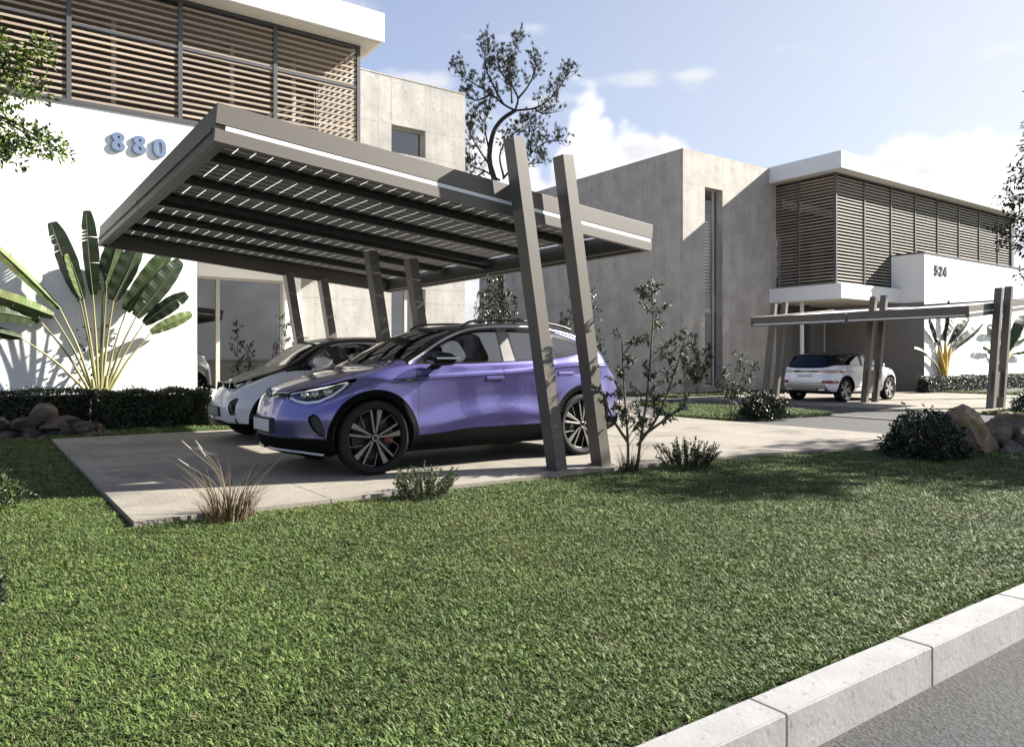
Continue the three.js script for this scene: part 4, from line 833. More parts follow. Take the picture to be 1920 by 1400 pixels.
    const fog = nosePoly(smoothPoly([[0.60, 0.45], [0.56, 0.57], [0.66, 0.66], [0.84, 0.69], [0.86, 0.66], [0.78, 0.56], [0.76, 0.44], [0.68, 0.41]], 4));
    take((x, y, z) => Math.min(fog(x, y, z), s * z - 0.1), 'lamp_recess', M.blackPlastic, -0.012);
    const h = ring([[0.67, 0.55]])[0]; if (h) { const g = new THREE.CylinderGeometry(0.055, 0.055, 0.02, 20); g.rotateZ(Math.PI / 2); g.rotateY(-0.7 * s); g.translate(h.p.x + 0.01, h.p.y, h.p.z); part('fog_lamp', g, std(0.25, 0.25, 0.25, 0.35, { metalness: 0.6 }), t); }
    const ln = nosePoly([[0.76, 0.3], [0.74, 0.45], [0.78, 0.56], [0.80, 0.56], [0.775, 0.45], [0.83, 0.3]]);
    take((x, y, z) => Math.min(ln(x, y, z), s * z - 0.1), 'bumper_gap', M.blackPlastic, -0.004);
  }
  take(nosePoly(smoothPoly([[-1, 0.34], [0.35, 0.34], [0.45, 0.30], [0.6, 0.2], [-1, 0.2]], 3)), 'lower_grille', M.blackPlastic, -0.02);
  // black bonnet running up to the screen
  take((x, y, z, nx, ny) => Math.min(0.50 + 0.34 * smooth(x, 0.1, 1.0) - Math.abs(z), y - 0.875, 1.6 - x), 'bonnet', M.satin, 0.001);
  for (const s of [1, -1]) take((x, y, z) => Math.min(y - ybelt(x) + 0.035, x - 0.85, 1.25 - x, s * z), 'scuttle', M.satin, 0);
  part('body', shell(S), paint, t);
  for (const s of [1, -1]) {
    const z0 = 0.19 * s, h = cast.front(0.835, z0);
    const k = new THREE.Shape(); k.moveTo(-0.155, -0.06); k.quadraticCurveTo(-0.15, -0.075, -0.12, -0.075); k.lineTo(0.12, -0.075); k.quadraticCurveTo(0.15, -0.075, 0.155, -0.05); k.lineTo(0.16, 0.055); k.quadraticCurveTo(0.155, 0.075, 0.12, 0.075); k.lineTo(-0.12, 0.075); k.quadraticCurveTo(-0.15, 0.075, -0.155, 0.055); k.closePath();
    const g = prism(k, 0.05, 0.004); g.rotateY(-Math.PI / 2); const kid = part('grille', g, M.cladding, t); kid.position.set(h.p.x + 0.043, 0.825, z0); kid.rotation.z = -0.12;
    const e = k.getPoints(8).map((p) => [0, p.y, p.x]); e.push(e[0]);
    const rim = part('grille_rim', tube(e, 0.006, 6, 50), M.chrome, kid); rim.position.x = -0.052;
    part('door_seam', [ribbon(along([[1.14, 0.4], [1.10, 0.8], [1.14, 1.12]], 8).map(([x, y]) => cast.side(x, y, s)), 0.007, 0.0012), ribbon(along([[2.56, 0.4], [2.62, 1.02]], 8).map(([x, y]) => cast.side(x, y, s)), 0.007, 0.0012)], M.blackPlastic, t);
    const g2 = new THREE.SphereGeometry(1, 22, 14); g2.scale(0.15, 0.085, 0.13); g2.translate(1.36, 1.215, 1.0 * s); part('mirror', [flat(g2), flat(tube([[1.34, 1.12, 0.84 * s], [1.36, 1.17, 0.95 * s]], 0.03, 7))], paint, t);
    part('window_arc', hitTube(curveAlong([[1.10, 1.125], [1.33, 1.345], [1.6, 1.492], [1.95, 1.542], [2.95, 1.515], [3.37, 1.41]], 40).map(([x, y]) => cast.side(x, y, s)), 0.016, 0.001), M.blackGloss, t);
    part('tail_lamp', ribbon(along([[1.0, 0.58], [0.85, 0.6]], 5).map(([y, z]) => cast.rear(y, z * s)), 0.1, 0.004), M.lampRed, t);
    for (const a of ax) { const g = new THREE.CylinderGeometry(0.43, 0.43, 0.3, 26, 1, true, Math.PI / 2, Math.PI); g.rotateX(Math.PI / 2); g.translate(a, ay, 0.72 * s); part('wheel_well', [g, bx(a - 0.43, a + 0.43, 0.3, 0.8, s * 0.55 - 0.01, s * 0.55 + 0.01)], M.darkInside, t); }
  }
  { // round badge on the bonnet tip and the plate with its raised characters
    const h = cast.front(0.925, 0), g = new THREE.CylinderGeometry(0.04, 0.04, 0.012, 24); g.rotateZ(1.1); g.translate(h.p.x, 0.925, 0); part('badge', g, M.chrome, t);
    const hp = cast.front(0.47, 0); part('plate_holder', bx(hp.p.x - 0.008, hp.p.x + 0.05, 0.405, 0.545, -0.285, 0.285, 0.008), M.blackPlastic, t);
    const np = part('number_plate', bx(hp.p.x - 0.014, hp.p.x - 0.0085, 0.418, 0.532, -0.268, 0.268, 0.002), std(0.30, 0.30, 0.31, 0.5), t);
  }
  part('underbody', [bx(0.3, 3.9, 0.24, 0.36, -0.5, 0.5), bx(1.22, 3.06, 0.24, 0.55, -0.82, 0.82)], M.darkInside, t);
  part('dashboard', [bx(0.95, 1.5, 0.8, 1.08, -0.72, 0.72, 0.05), bx(1.1, 3.8, 0.4, 0.5, -0.75, 0.75)], M.seat, t);
  seats(t, [[2.0, 0.36, 0.6], [2.0, -0.36, 0.6], [2.9, 0.36, 0.62], [2.9, -0.36, 0.62]]);
  const sw = new THREE.TorusGeometry(0.17, 0.016, 8, 26); sw.rotateY(Math.PI / 2); sw.rotateZ(0.4); sw.translate(1.68, 1.06, 0.36); part('steering_wheel', sw, M.blackPlastic, t);
  const spokes = (r, rr, h) => { for (let k = 0; k < 5; k++) plateSpoke(r, rot2([[0.1 * rr, -0.08 * rr], [0.94 * rr, -0.2 * rr], [0.94 * rr, 0.08 * rr], [0.1 * rr, 0.08 * rr]], k * 1.2566), h * 0.6, 0.02, M.rimCut); };
  for (const a of ax) for (const s of [1, -1]) wheelParts(R, 0.19, spokes, t, [a, ay, s * 0.80], s < 0, { rim: 0.74 });
  return t;
}
M.satin = phys(0.008, 0.007, 0.006, 0.35, { specularIntensity: 0.3 });
makeCity();

// the white SUV with a black roof under the far carport; seen from behind, nose away to the right
function makeCoupe() {
  const t = thing('white_suv', 'white SUV with black roof seen from behind under the far carport', 'car', [27.85, FAR + 0.02, -15.0], Math.PI);
  const paint = phys(0.92, 0.92, 0.93, 0.28, { clearcoat: 1, clearcoatRoughness: 0.04 });
  const ax = [0.92, 3.80], ay = 0.41, R = 0.41, L = 4.74;
  const yb = pchip([[0, 0.28], [0.5, 0.24], [4.2, 0.26], [L, 0.40]]);
  const yt = pchip([[0, 0.98], [0.15, 1.06], [0.6, 1.14], [1.2, 1.20], [1.35, 1.27], [1.75, 1.52], [2.15, 1.665], [2.7, 1.72], [3.4, 1.69], [4.0, 1.65], [4.36, 1.60], [4.47, 1.47], [4.64, 1.24], [L, 1.15]]);
  const ybelt = pchip([[0, 0.93], [0.4, 1.06], [1.3, 1.17], [2.5, 1.20], [3.6, 1.23], [4.3, 1.23], [L, 1.10]]);
  const wb = pchip([[0, 0.80], [0.8, 0.90], [2, 0.945], [3.8, 0.935], [L, 0.86]]);
  const yre = pchip([[0, 0.955], [0.6, 1.10], [1.3, 1.195], [1.5, 1.30], [1.85, 1.50], [2.2, 1.605], [2.7, 1.645], [3.5, 1.63], [4.25, 1.56], [4.48, 1.40], [L, 1.12]]);
  const wr = pchip([[0, 0.66], [1.2, 0.82], [1.8, 0.79], [2.5, 0.775], [4.2, 0.73], [L, 0.74]]);
  const wm = pchip([[0, 0.88], [0.6, 0.985], [1.4, 0.97], [2.4, 0.96], [3.4, 1.0], [4.2, 0.985], [L, 0.89]]);
  const section = (x) => { const b = yb(x), m = wm(x), y1 = ybelt(x); return [[0, b], [0.5, b], [0.84, b], [m - 0.04, b + 0.1], [m, b + 0.26], [m - 0.01, b + 0.45], [m - 0.005, y1 - 0.28], [m - 0.01, y1 - 0.16], [m - 0.045, y1 - 0.10], [wb(x) + 0.02, y1 - 0.03], [wb(x), y1], [lerp(wb(x), wr(x), 0.5), lerp(y1, yre(x), 0.55)], [wr(x) + 0.02, yre(x) - 0.02], [wr(x) - 0.05, lerp(yre(x), yt(x), 0.45)], [wr(x) * 0.5, lerp(yre(x), yt(x), 0.92)], [0.2, yt(x)], [0, yt(x)]]; };
  const tail = pchip([[0.3, 0.10], [0.5, 0.0], [0.75, 0.0], [0.95, 0.05], [1.15, 0.07], [1.3, 0.08], [1.6, 0.1]]);
  const warp = (p) => { const f = Math.pow(clamp(1 - p.x / 0.95, 0, 1), 1.4), b = Math.pow(clamp((p.x - 4.0) / 0.74, 0, 1), 1.5), z = Math.abs(p.z); return f * (0.1 * Math.abs(p.y - 0.6) + 0.36 * Math.pow(z / 0.95, 2.4)) - b * (tail(p.y) + 0.17 * Math.pow(z / 0.95, 3.4)); };
  const bulge = (p) => { if (p.y > 1 || Math.abs(p.z) < 0.6) return; for (const a of ax) { const d = Math.hypot(p.x - a, p.y - ay); p.z += Math.sign(p.z) * 0.025 * Math.exp(-(((d - 0.52) / 0.09) ** 2)) * smooth(p.y, 0.25, 0.45); } };
  let S = loftBody({ L, section, warp, bulge, r: 0.09, step: 0.03 });
  const cast = new Caster(S);
  const take = (f, name, mat, off = 0, parent = t) => { const [a, b] = split(S, f); S = b; return a.i.length ? part(name, shell(a, off), mat, parent) : null; };
  S = split(S, (x, y, z) => Math.min(Math.max(...ax.map((a) => 0.46 - Math.hypot(x - a, y - ay))), Math.abs(z) - 0.55))[1];
  const side = (P, s) => { const d = sdPoly(P); return (x, y, z) => Math.min(d(x, y), s * z - 0.3); };
  take((x, y, z) => Math.max((x > 4.1 ? 0.36 : 0.33) - y, Math.max(...ax.map((a) => 0.49 - Math.hypot(x - a, y - ay)))), 'cladding', M.cladding);
  for (const s of [1, -1]) {
    take(side([[1.62, 1.21], [2.0, 1.455], [2.3, 1.575], [2.62, 1.60], [2.70, 1.225]], s), 'side_window', M.glassCar, -0.004);
    take(side([[2.78, 1.60], [3.3, 1.575], [3.62, 1.50], [3.80, 1.27], [2.82, 1.23]], s), 'side_window', M.glassCar, -0.004);
  }
  take((x, y, z) => Math.min(x - 4.28, 0.62 - Math.abs(z), y - 1.235, 1.56 - y), 'rear_window', M.glassDark, -0.004);
  take((x, y, z) => Math.min(x - (1.36 + 0.2 * (z / 0.85) ** 2), 2.05 - x, wr(x) - 0.07 - Math.abs(z), y - 1.2), 'windscreen', M.glassDark, -0.003);
  take((x, y, z) => Math.min(y - (ybelt(x) + 0.012), x - 1.3), 'roof', M.roofBlack);
  take((x, y, z, nx) => Math.min(x - 4.3, y - 1.005, 1.075 - y, 0.5 - Math.abs(z)), 'tail_band', M.blackGloss, 0.002);
  for (const s of [1, -1]) {
    take((x, y, z) => Math.min(x - 4.05 - (y - 1.04) * 2, y - 0.985, 1.085 - y, s * z - 0.505), 'tail_lamp', M.lampAmber, 0.004);
    take((x, y, z) => Math.min(x - 3.72, y - 0.985 - 0.03, 1.045 - y, 4.06 - x, s * z - 0.5), 'tail_lamp_tip', M.lampRed, 0.003);
    take((x, y, z) => Math.min(x - 4.25, y - 0.66, 0.735 - y, s * z - 0.62), 'rear_reflector', M.lampRed, 0.003);
  }
  take((x, y, z) => Math.min(x - 4.3, y - 0.375, 0.61 - y, 0.78 - Math.abs(z) - (y - 0.5) * 0.3), 'bumper_insert', std(0.30, 0.30, 0.30, 0.4, { metalness: 0.4 }), 0.004);
  take((x, y, z) => Math.min(x - 4.2, y - 0.635, 0.66 - y), 'bumper_line', M.blackPlastic, 0.002);
  part('body', shell(S), paint, t);
  const hp = cast.rear(0.87, 0);
  part('number_plate', bx(hp.p.x - 0.002, hp.p.x + 0.012, 0.82, 0.935, -0.28, 0.28, 0.003), M.plate, t);
  part('skid_plate', bx(hp.p.x - 0.06, hp.p.x + 0.02, 0.40, 0.56, -0.42, 0.42, 0.02), M.rimCut, t);
  part('antenna', prism(poly([[0, 0], [0.14, 0], [0.11, 0.07]]), 0.03).translate(3.95, 1.63, -0.015), M.blackGloss, t);
  for (const s of [1, -1]) {
    const et = cast.rear(0.43, 0.6 * s); part('exhaust', bx(et.p.x - 0.06, et.p.x + 0.02, 0.395, 0.45, s * 0.6 - 0.12, s * 0.6 + 0.12, 0.01), M.chrome, t);
    part('door_seam', [ribbon(along([[1.5, 0.4], [1.5, 1.16]], 8).map(([x, y]) => cast.side(x, y, s)), 0.008, 0.0015), ribbon(along([[2.72, 0.4], [2.74, 1.2]], 8).map(([x, y]) => cast.side(x, y, s)), 0.008, 0.0015), ribbon(along([[3.3, 0.7], [3.5, 0.95], [3.75, 1.2]], 8).map(([x, y]) => cast.side(x, y, s)), 0.008, 0.0015)], M.blackPlastic, t);
    const g2 = new THREE.SphereGeometry(1, 18, 12); g2.scale(0.11, 0.09, 0.13); g2.translate(1.72, 1.24, 1.07 * s); part('mirror', [flat(g2), flat(tube([[1.72, 1.17, 0.9 * s], [1.72, 1.2, 1.0 * s]], 0.03, 7))], M.chrome, t);
    part('sill_trim', ribbon(along([[1.45, 0.50], [3.25, 0.50]], 12).map(([x, y]) => cast.side(x, y, s)), 0.03, 0.003), M.blackPlastic, t);
    part('door_handle', bx(2.35, 2.6, 1.0, 1.03, s * 0.97 - 0.012, s * 0.97 + 0.012), paint, t); part('door_handle', bx(3.25, 3.5, 1.02, 1.05, s * 0.985 - 0.012, s * 0.985 + 0.012), paint, t);
    for (const a of ax) { const g = new THREE.CylinderGeometry(0.47, 0.47, 0.34, 26, 1, true, Math.PI / 2, Math.PI); g.rotateX(Math.PI / 2); g.translate(a, ay, 0.76 * s); part('wheel_well', [g, bx(a - 0.47, a + 0.47, 0.3, 0.88, s * 0.58 - 0.01, s * 0.58 + 0.01)], M.darkInside, t); }
  }
  part('underbody', [bx(0.3, 4.3, 0.28, 0.4, -0.54, 0.54), bx(1.4, 3.3, 0.28, 0.6, -0.84, 0.84)], M.darkInside, t);
  part('cabin_floor', bx(1.4, 4.2, 0.5, 0.6, -0.8, 0.8), M.seat, t);
  seats(t, [[2.4, 0.4, 0.65], [2.4, -0.4, 0.65], [3.3, 0.42, 0.66], [3.3, -0.42, 0.66]]);
  const spokes = (r, rr, h) => { for (let k = 0; k < 5; k++) for (const o of [-0.2, 0.2]) plateSpoke(r, rot2([[0.08 * rr, -0.05 * rr], [0.95 * rr, -0.07 * rr], [0.95 * rr, 0.07 * rr], [0.08 * rr, 0.05 * rr]], k * 1.2566 + o), h * 0.58, 0.022, M.rimBright); };
  for (const a of ax) for (const s of [1, -1]) wheelParts(R, 0.25, spokes, t, [a, ay, s * 0.855], s < 0, { rim: 0.74, rimMat: M.rimBright2 });
  return t;
}
M.rimBright = std(0.62, 0.62, 0.62, 0.3, { metalness: 0.6 });
M.rimBright2 = std(0.3, 0.3, 0.3, 0.35, { metalness: 0.6 });
makeCoupe();

// ---------------------------------------------------------------- plants
const leafMat = (rough, tr, coat = 0) => { const m = new THREE.MeshPhysicalMaterial({ vertexColors: true, roughness: rough, transmission: tr, thickness: 0, side: THREE.DoubleSide }); m.specularIntensity = coat; m.color.setRGB(TONE, TONE, TONE); return m; };
M.leaf = leafMat(0.62, 0.22, 0.7);
M.leafGloss = leafMat(0.38, 0.10, 1);
M.needle = leafMat(0.7, 0.12, 0.5);
M.straw = leafMat(0.7, 0.25, 0.5);
M.palm = leafMat(0.45, 0.10, 0.6);
M.bark = std(0.03, 0.024, 0.02, 0.95);
M.barkPale = std(0.20, 0.16, 0.11, 0.9);
M.stem = std(0.10, 0.085, 0.05, 0.85);
M.midrib = std(0.10, 0.12, 0.045, 0.5);
M.petiole = std(0.30, 0.27, 0.11, 0.5);
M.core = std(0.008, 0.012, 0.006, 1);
const pick = (R, list) => { const c = list[Math.floor(R() * list.length)], k = 0.75 + R() * 0.5; return c.map((v) => v * k); };
const GREENS = [[0.030, 0.052, 0.016], [0.042, 0.070, 0.020], [0.055, 0.085, 0.022], [0.022, 0.040, 0.014]];
const DARKS = [[0.022, 0.034, 0.015], [0.036, 0.052, 0.022], [0.016, 0.025, 0.011], [0.066, 0.085, 0.040]];
const HEDGE = [[0.024, 0.036, 0.016], [0.036, 0.055, 0.022], [0.055, 0.078, 0.032], [0.095, 0.115, 0.055], [0.016, 0.024, 0.010]];
const BRIGHT = [[0.20, 0.30, 0.04], [0.13, 0.22, 0.03], [0.28, 0.38, 0.05], [0.06, 0.10, 0.02]];
const rdir = (R) => { const z = R() * 2 - 1, a = R() * 6.283, s = Math.sqrt(1 - z * z); return V(Math.cos(a) * s, z, Math.sin(a) * s); };
function leaf(mb, p, d, n, L, W, col, fold = 0.18) {           // two faces folded along the midrib
  const s = V().crossVectors(d, n).normalize(), up = V().crossVectors(s, d).normalize();
  const m = p.clone().addScaledVector(d, L * 0.45).addScaledVector(up, W * fold), a = m.clone().addScaledVector(s, W / 2).addScaledVector(up, -W * fold * 2), b = m.clone().addScaledVector(s, -W / 2).addScaledVector(up, -W * fold * 2), e = p.clone().addScaledVector(d, L).addScaledVector(up, -L * 0.08);
  mb.tri(p, a, m, null, null, null, col); mb.tri(a, e, m, null, null, null, col); mb.tri(p, m, b, null, null, null, col); mb.tri(m, e, b, null, null, null, col);
}
function leafTriple(mb, R, p, out, n, L, W, cols) { for (let i = 0; i < n; i++) { const d = rdir(R).multiplyScalar(0.8).add(out).normalize(); leaf(mb, p.clone().addScaledVector(rdir(R), L * 0.4), d, rdir(R).add(V(0, 1.2, 0)).normalize(), L * (0.7 + R() * 0.6), W * (0.7 + R() * 0.5), pick(R, cols)); } }

function hedge(name, label, x0, x1, y0, y1, z0, z1, n, seed, L = 0.058) {
  const R = rngOf(seed), t = thing(name, label, 'hedge', [(x0 + x1) / 2, y0, (z0 + z1) / 2]), w = (x1 - x0) / 2, d = (z1 - z0) / 2, h = y1 - y0;
  part('stems', bx(-w + 0.07, w - 0.07, 0, h - 0.08, -d + 0.07, d - 0.07, 0.03), M.core, t);  // solid dark core box added to block the gaps, no separate stems
  const mb = new MB();
  for (let i = 0; i < n; i++) {
    const f = R(), k = R() * R() * 0.12; let p, o;
    const A = [2 * w * h, 2 * w * 2 * d, 2 * d * h], tot = A[0] * 1.15 + A[1] + A[2] * 2; let q = f * tot;
    if ((q -= A[0] * 1.15) < 0) { p = V((R() * 2 - 1) * w, R() * h, d - k); o = V(0, 0.35, 1); }
    else if ((q -= A[1]) < 0) { p = V((R() * 2 - 1) * w, h - k + (R() < 0.04 ? R() * 0.1 : 0), (R() * 2 - 1) * d); o = V(0, 1, 0.2); }
    else { const s = R() < 0.5 ? -1 : 1; p = V(s * (w - k), R() * h, (R() * 2 - 1) * d); o = V(s, 0.3, 0); }
    const u = (vnoise(p.x * 3 + 9, p.y * 3, seed) - 0.5) * 0.10; p.addScaledVector(o, u);
    leaf(mb, p, rdir(R).add(o).normalize(), o.clone().addScaledVector(rdir(R), 0.7).normalize(), L * (0.7 + R() * 0.7), L * 0.55, pick(R, HEDGE));
  }
  part('foliage', mb.geo(), M.leafGloss, t); return t;
}
function bush(name, label, [x, y, z], [rx, ry, rz], n, seed, cols = DARKS, L = 0.06, group, cat = 'bush', mat = M.leafGloss) {
  const R = rngOf(seed), t = thing(name, label, cat, [x, y, z], 0, group), mb = new MB(), st = [];
  for (let i = 0; i < 14; i++) { const a = R() * 6.28, e = V(Math.cos(a) * rx * (0.3 + R() * 0.5), ry * (0.5 + R() * 0.4), Math.sin(a) * rz * (0.3 + R() * 0.5)); st.push(tube([V(0, 0, 0).addScaledVector(V(Math.cos(a), 0, Math.sin(a)), 0.05), V(e.x * 0.5, e.y * 0.65, e.z * 0.5), e], 0.012, 5, 5, 0.004)); }
  part('stems', st, M.stem, t);
  for (let i = 0; i < n; i++) {
    const d = rdir(R); d.y = Math.abs(d.y) * (R() < 0.12 ? -0.15 : 1);
    const k = 0.44 + 0.95 * fbm(d.x * 2.8 + seed, d.y * 2.8, d.z * 2.8, 3) + (R() < 0.06 ? R() * 0.2 : 0) - R() * R() * 0.45, p = V(d.x * rx * k, Math.max(0.02, d.y * ry * k), d.z * rz * k);
    const o = d.clone().add(V(0, 0.5, 0)).normalize();
    leafTriple(mb, R, p, o, 3, L, L * 0.5, cols);
  }
  part('foliage', mb.geo(), mat, t); return t;
}
hedge('hedge', 'clipped dark hedge below the fan palm, running up to the white car', 1.95, 3.72, -0.02, 0.66, -15.9, -15.15, 9000, 3);
hedge('hedge', 'clipped dark hedge at the left edge behind the stone pile', -2.6, 1.80, -0.02, 0.70, -16.0, -15.45, 9000, 4);
hedge('hedge', 'long low dark hedge under the number 524', 33.4, 54, FAR, 0.5, -16.3, -15.7, 9000, 5, 0.075);

// fan palm: one flat fan of paddle leaves on long stalks
function paddle(parent, B, E, z0, z1, w, R, o) {               // leaf blade from B to E, wide w; o: { tone, roll, tears, bend }
  const b = V(B[0], B[1], z0), e = V(E[0], E[1], z1), ax = V().subVectors(e, b), len = ax.length(); ax.normalize();
  const n0 = V(0, 0.12, 1).addScaledVector(V(1, 0, 0), o.roll ?? 0).normalize(), s = V().crossVectors(ax, n0).normalize(), n = V().crossVectors(s, ax).normalize();
  const N = 26, mb = new MB(), mid = (t) => b.clone().addScaledVector(ax, t * len).addScaledVector(n, Math.sin(t * 2.6) * (o.bend ?? 0.06) * len).addScaledVector(V(0, -1, 0), (o.droop ?? 0) * t * t * len);
  const wide = (t) => w / 2 * 1.12 * Math.pow(Math.sin(Math.PI * clamp(0.05 + t * 0.915, 0, 1)), 0.42) * (0.86 + 0.2 * t);
  for (const sd of [1, -1]) {
    const fold = (o.fold ?? 0.35) * (sd > 0 ? 1 : o.fold2 ?? 1), edge = [];
    for (let i = 0; i <= N; i++) { const t = i / N, zone = smooth(vnoise(t * 4 + w * 31, sd * 7), 0.45, 0.6), tr = (o.tears ?? 0.2) * zone * (sd > 0 ? 0.4 : 1.2), q = wide(t) * (1 - (R() < tr ? R() * 0.3 : 0) - 0.06 * vnoise(t * 9, sd * 5, w * 40)); edge.push(mid(t).addScaledVector(s, sd * q * Math.cos(fold)).addScaledVector(n, -q * Math.sin(fold) + 0.02 * w * Math.sin(i * 1.3 + sd))); }
    for (let i = 0; i < N; i++) {
      const col = o.tone.map((c) => c * (0.85 + R() * 0.3)), a = mid(i / N), c = mid((i + 1) / N), f = edge[i + 1].clone();
      if (R() < (o.tears ?? 0.2) * (sd > 0 ? 0.3 : 1) * smooth(vnoise(i / N * 4 + w * 31, sd * 7), 0.45, 0.6)) f.lerp(edge[i], 0.15 + R() * 0.4);
      mb.tri(a, edge[i], f, null, null, null, col); mb.tri(a, f, c, null, null, null, col);
    }
  }
  const lf = part('leaf', mb.geo(), M.palm, parent);
  part('midrib', tube([mid(0).addScaledVector(n, 0.006), mid(0.5).addScaledVector(n, 0.008), mid(0.97).addScaledVector(n, 0.006)], 0.010, 5, 12, 0.003), M.midrib, lf);
  return lf;
}
const DARKG = [0.014, 0.024, 0.009], MIDG = [0.032, 0.050, 0.017], LITEG = [0.12, 0.155, 0.05];
{
  const t = thing('fan_palm', 'big fan palm with long yellow stalks and paddle leaves against the white wall', 'palm', [1.95, 0, -16.1]), R = rngOf(8);
  const base = V(0, 0.62, 0.04);
  const leaves = [
    [1.31, 2.21, 0.10, 3.45, 0.22, LITEG, 0.5, 0.1], [1.20, 2.06, 0.02, 2.56, 0.34, LITEG, -0.5, 0.1], [0.99, 1.98, 0.05, 2.16, 0.30, MIDG, 0.3, 0.1], [0.70, 1.66, -0.1, 1.86, 0.26, MIDG, 0.2, 0.1],
    [1.63, 2.36, 1.17, 3.77, 0.42, DARKG, -0.7, 0.45], [1.68, 2.40, 1.40, 3.2, 0.20, LITEG, 0.9, 0.1], [1.84, 2.48, 1.73, 4.04, 0.33, DARKG, -0.6, 0.4], [2.01, 2.57, 2.30, 3.67, 0.40, MIDG, 0.2, 0.4], [2.19, 2.39, 2.67, 3.56, 0.42, DARKG, 0.3, 0.08],
    [2.41, 2.20, 3.16, 3.40, 0.42, MIDG, 0.4, 0.08], [2.57, 2.09, 3.40, 3.25, 0.40, DARKG, 0.4, 0.06], [2.72, 1.97, 3.50, 2.62, 0.32, DARKG, -0.5, 0.1], [2.85, 1.79, 3.62, 2.24, 0.26, LITEG, 0.6, 0.06], [2.06, 2.54, 2.02, 2.95, 0.22, DARKG, 0.8, 0.2]];
  leaves.forEach(([bx0, by, ex, ey, w, tone, roll, tears], i) => {
    const z0 = (R() - 0.5) * 0.14, z1 = (R() - 0.4) * 0.34, X = bx0 - 1.95, E = ex - 1.95, far = Math.abs(X) > 0.7 ? 1 : 0;
    const lf = paddle(t, [X, by], [E, ey], z0, z1, w, R, { tone, roll, tears, bend: far * 0.04 + 0.03, droop: far * 0.05, fold: 0.3 + R() * 0.4, fold2: 0.4 + R() });
    const k = clamp(X / 1.0, -1, 1), st = V(base.x + k * 0.10, base.y - 0.1, base.z + (R() - 0.5) * 0.05), mid = V(lerp(st.x, X, 0.52), lerp(st.y, by, 0.60), z0 * 0.6);
    part('stalk', tube([st, V(lerp(st.x, mid.x, 0.5), lerp(st.y, mid.y, 0.52), 0.02), mid, V(X, by, z0)], 0.034, 7, 20, 0.011), i % 3 === 1 ? std(0.17, 0.17, 0.07, 0.5) : M.petiole, t);
  });
  part('trunk', [tube([V(0, -0.05, 0), V(0, 0.35, 0.02), V(0, 0.72, 0.03)], 0.15, 12, 10, 0.10), tube([V(-0.06, 0.3, 0.05), V(-0.12, 0.9, 0.03)], 0.06, 8, 6, 0.03), tube([V(0.06, 0.3, 0.05), V(0.12, 0.95, 0.03)], 0.06, 8, 6, 0.03)], M.petiole, t);
  const mb = new MB(); for (let i = 0; i < 90; i++) { const p = V(-0.35 + R() * 0.65, 0.6 + R() * 1.3, -0.12 - R() * 0.1); leaf(mb, p, rdir(R), rdir(R), 0.09, 0.05, pick(R, DARKS)); }
  part('undergrowth', mb.geo(), M.leaf, t);
}
{
  const R = rngOf(18), Z = -16.38;
  const mk = (label, ox, list, trunk) => {
    const t = thing('banana_plant', label, 'banana plant', [ox, FAR, Z]);
    list.forEach(([bx0, by, ex, ey, w, tone, tears, st]) => {
      paddle(t, [bx0 - ox, by - FAR], [ex - ox, ey - FAR], (R() - 0.5) * 0.1, (R() - 0.3) * 0.3, w, R, { tone, roll: (R() - 0.5), tears, fold: 0.3 + R() * 0.4, droop: 0.03 });
      part('stalk', tube([V(st * 0.1, 0.4, 0), V(lerp(0, bx0 - ox, 0.3) + st * 0.05, lerp(0.4, by - FAR, 0.55), 0), V(bx0 - ox, by - FAR, 0)], 0.07, 7, 12, 0.03), M.petiole, t);
    });
    part('trunk', trunk.map((q, i) => tube(q, i ? 0.12 : 0.24, 9, 12, i ? 0.05 : 0.16)), std(0.52, 0.36, 0.05, 0.6), t);
    return t;
  };
  mk('banana plant with thick yellow trunk left of the far post pair', 36.2, [[35.6, 2.10, 34.6, 3.15, 0.46, DARKG, 0.1, -1], [36.35, 2.12, 36.5, 4.05, 0.40, DARKG, 0.1, 0], [36.5, 2.38, 37.75, 3.25, 0.62, MIDG, 0.6, 0], [37.0, 2.05, 38.6, 3.35, 0.40, DARKG, 0.1, 1], [37.3, 1.84, 39.85, 3.2, 0.46, DARKG, 0.08, 1], [34.6, 1.48, 33.5, 1.78, 0.28, MIDG, 0.1, -2], [35.95, 1.95, 35.5, 2.2, 0.34, DARKG, 0.3, 0]],
    [[V(-0.1, 0, 0), V(-0.05, 0.9, 0), V(0.1, 1.45, 0)], [V(0, 0.7, 0.05), V(-0.35, 1.55, 0.05), V(-0.45, 1.95, 0)], [V(0, 0.7, 0.05), V(0.35, 1.45, 0.05), V(0.75, 2.0, 0)], [V(0, 0.8, 0.08), V(0.1, 1.8, 0.05), V(0.15, 2.2, 0)]]);
  mk('banana plant behind the rightmost post pair, with broad torn leaves', 42.4, [[43.4, 1.75, 44.9, 3.6, 1.1, MIDG, 0.7, 1], [42.2, 2.0, 41.7, 3.45, 0.5, DARKG, 0.5, 0], [41.9, 2.5, 40.6, 2.85, 0.36, LITEG, 0.7, -1], [41.3, 1.6, 39.9, 1.98, 0.34, LITEG, 0.7, -1], [44.2, 2.2, 46.2, 2.9, 0.5, LITEG, 0.7, 1], [43.6, 1.6, 45.6, 1.9, 0.4, MIDG, 0.6, 1]],
    [[V(0, 0, 0), V(0.1, 0.8, 0), V(0.2, 1.3, 0)], [V(0, 0.6, 0), V(0.6, 1.4, 0), V(1.0, 1.75, 0)]]);
}

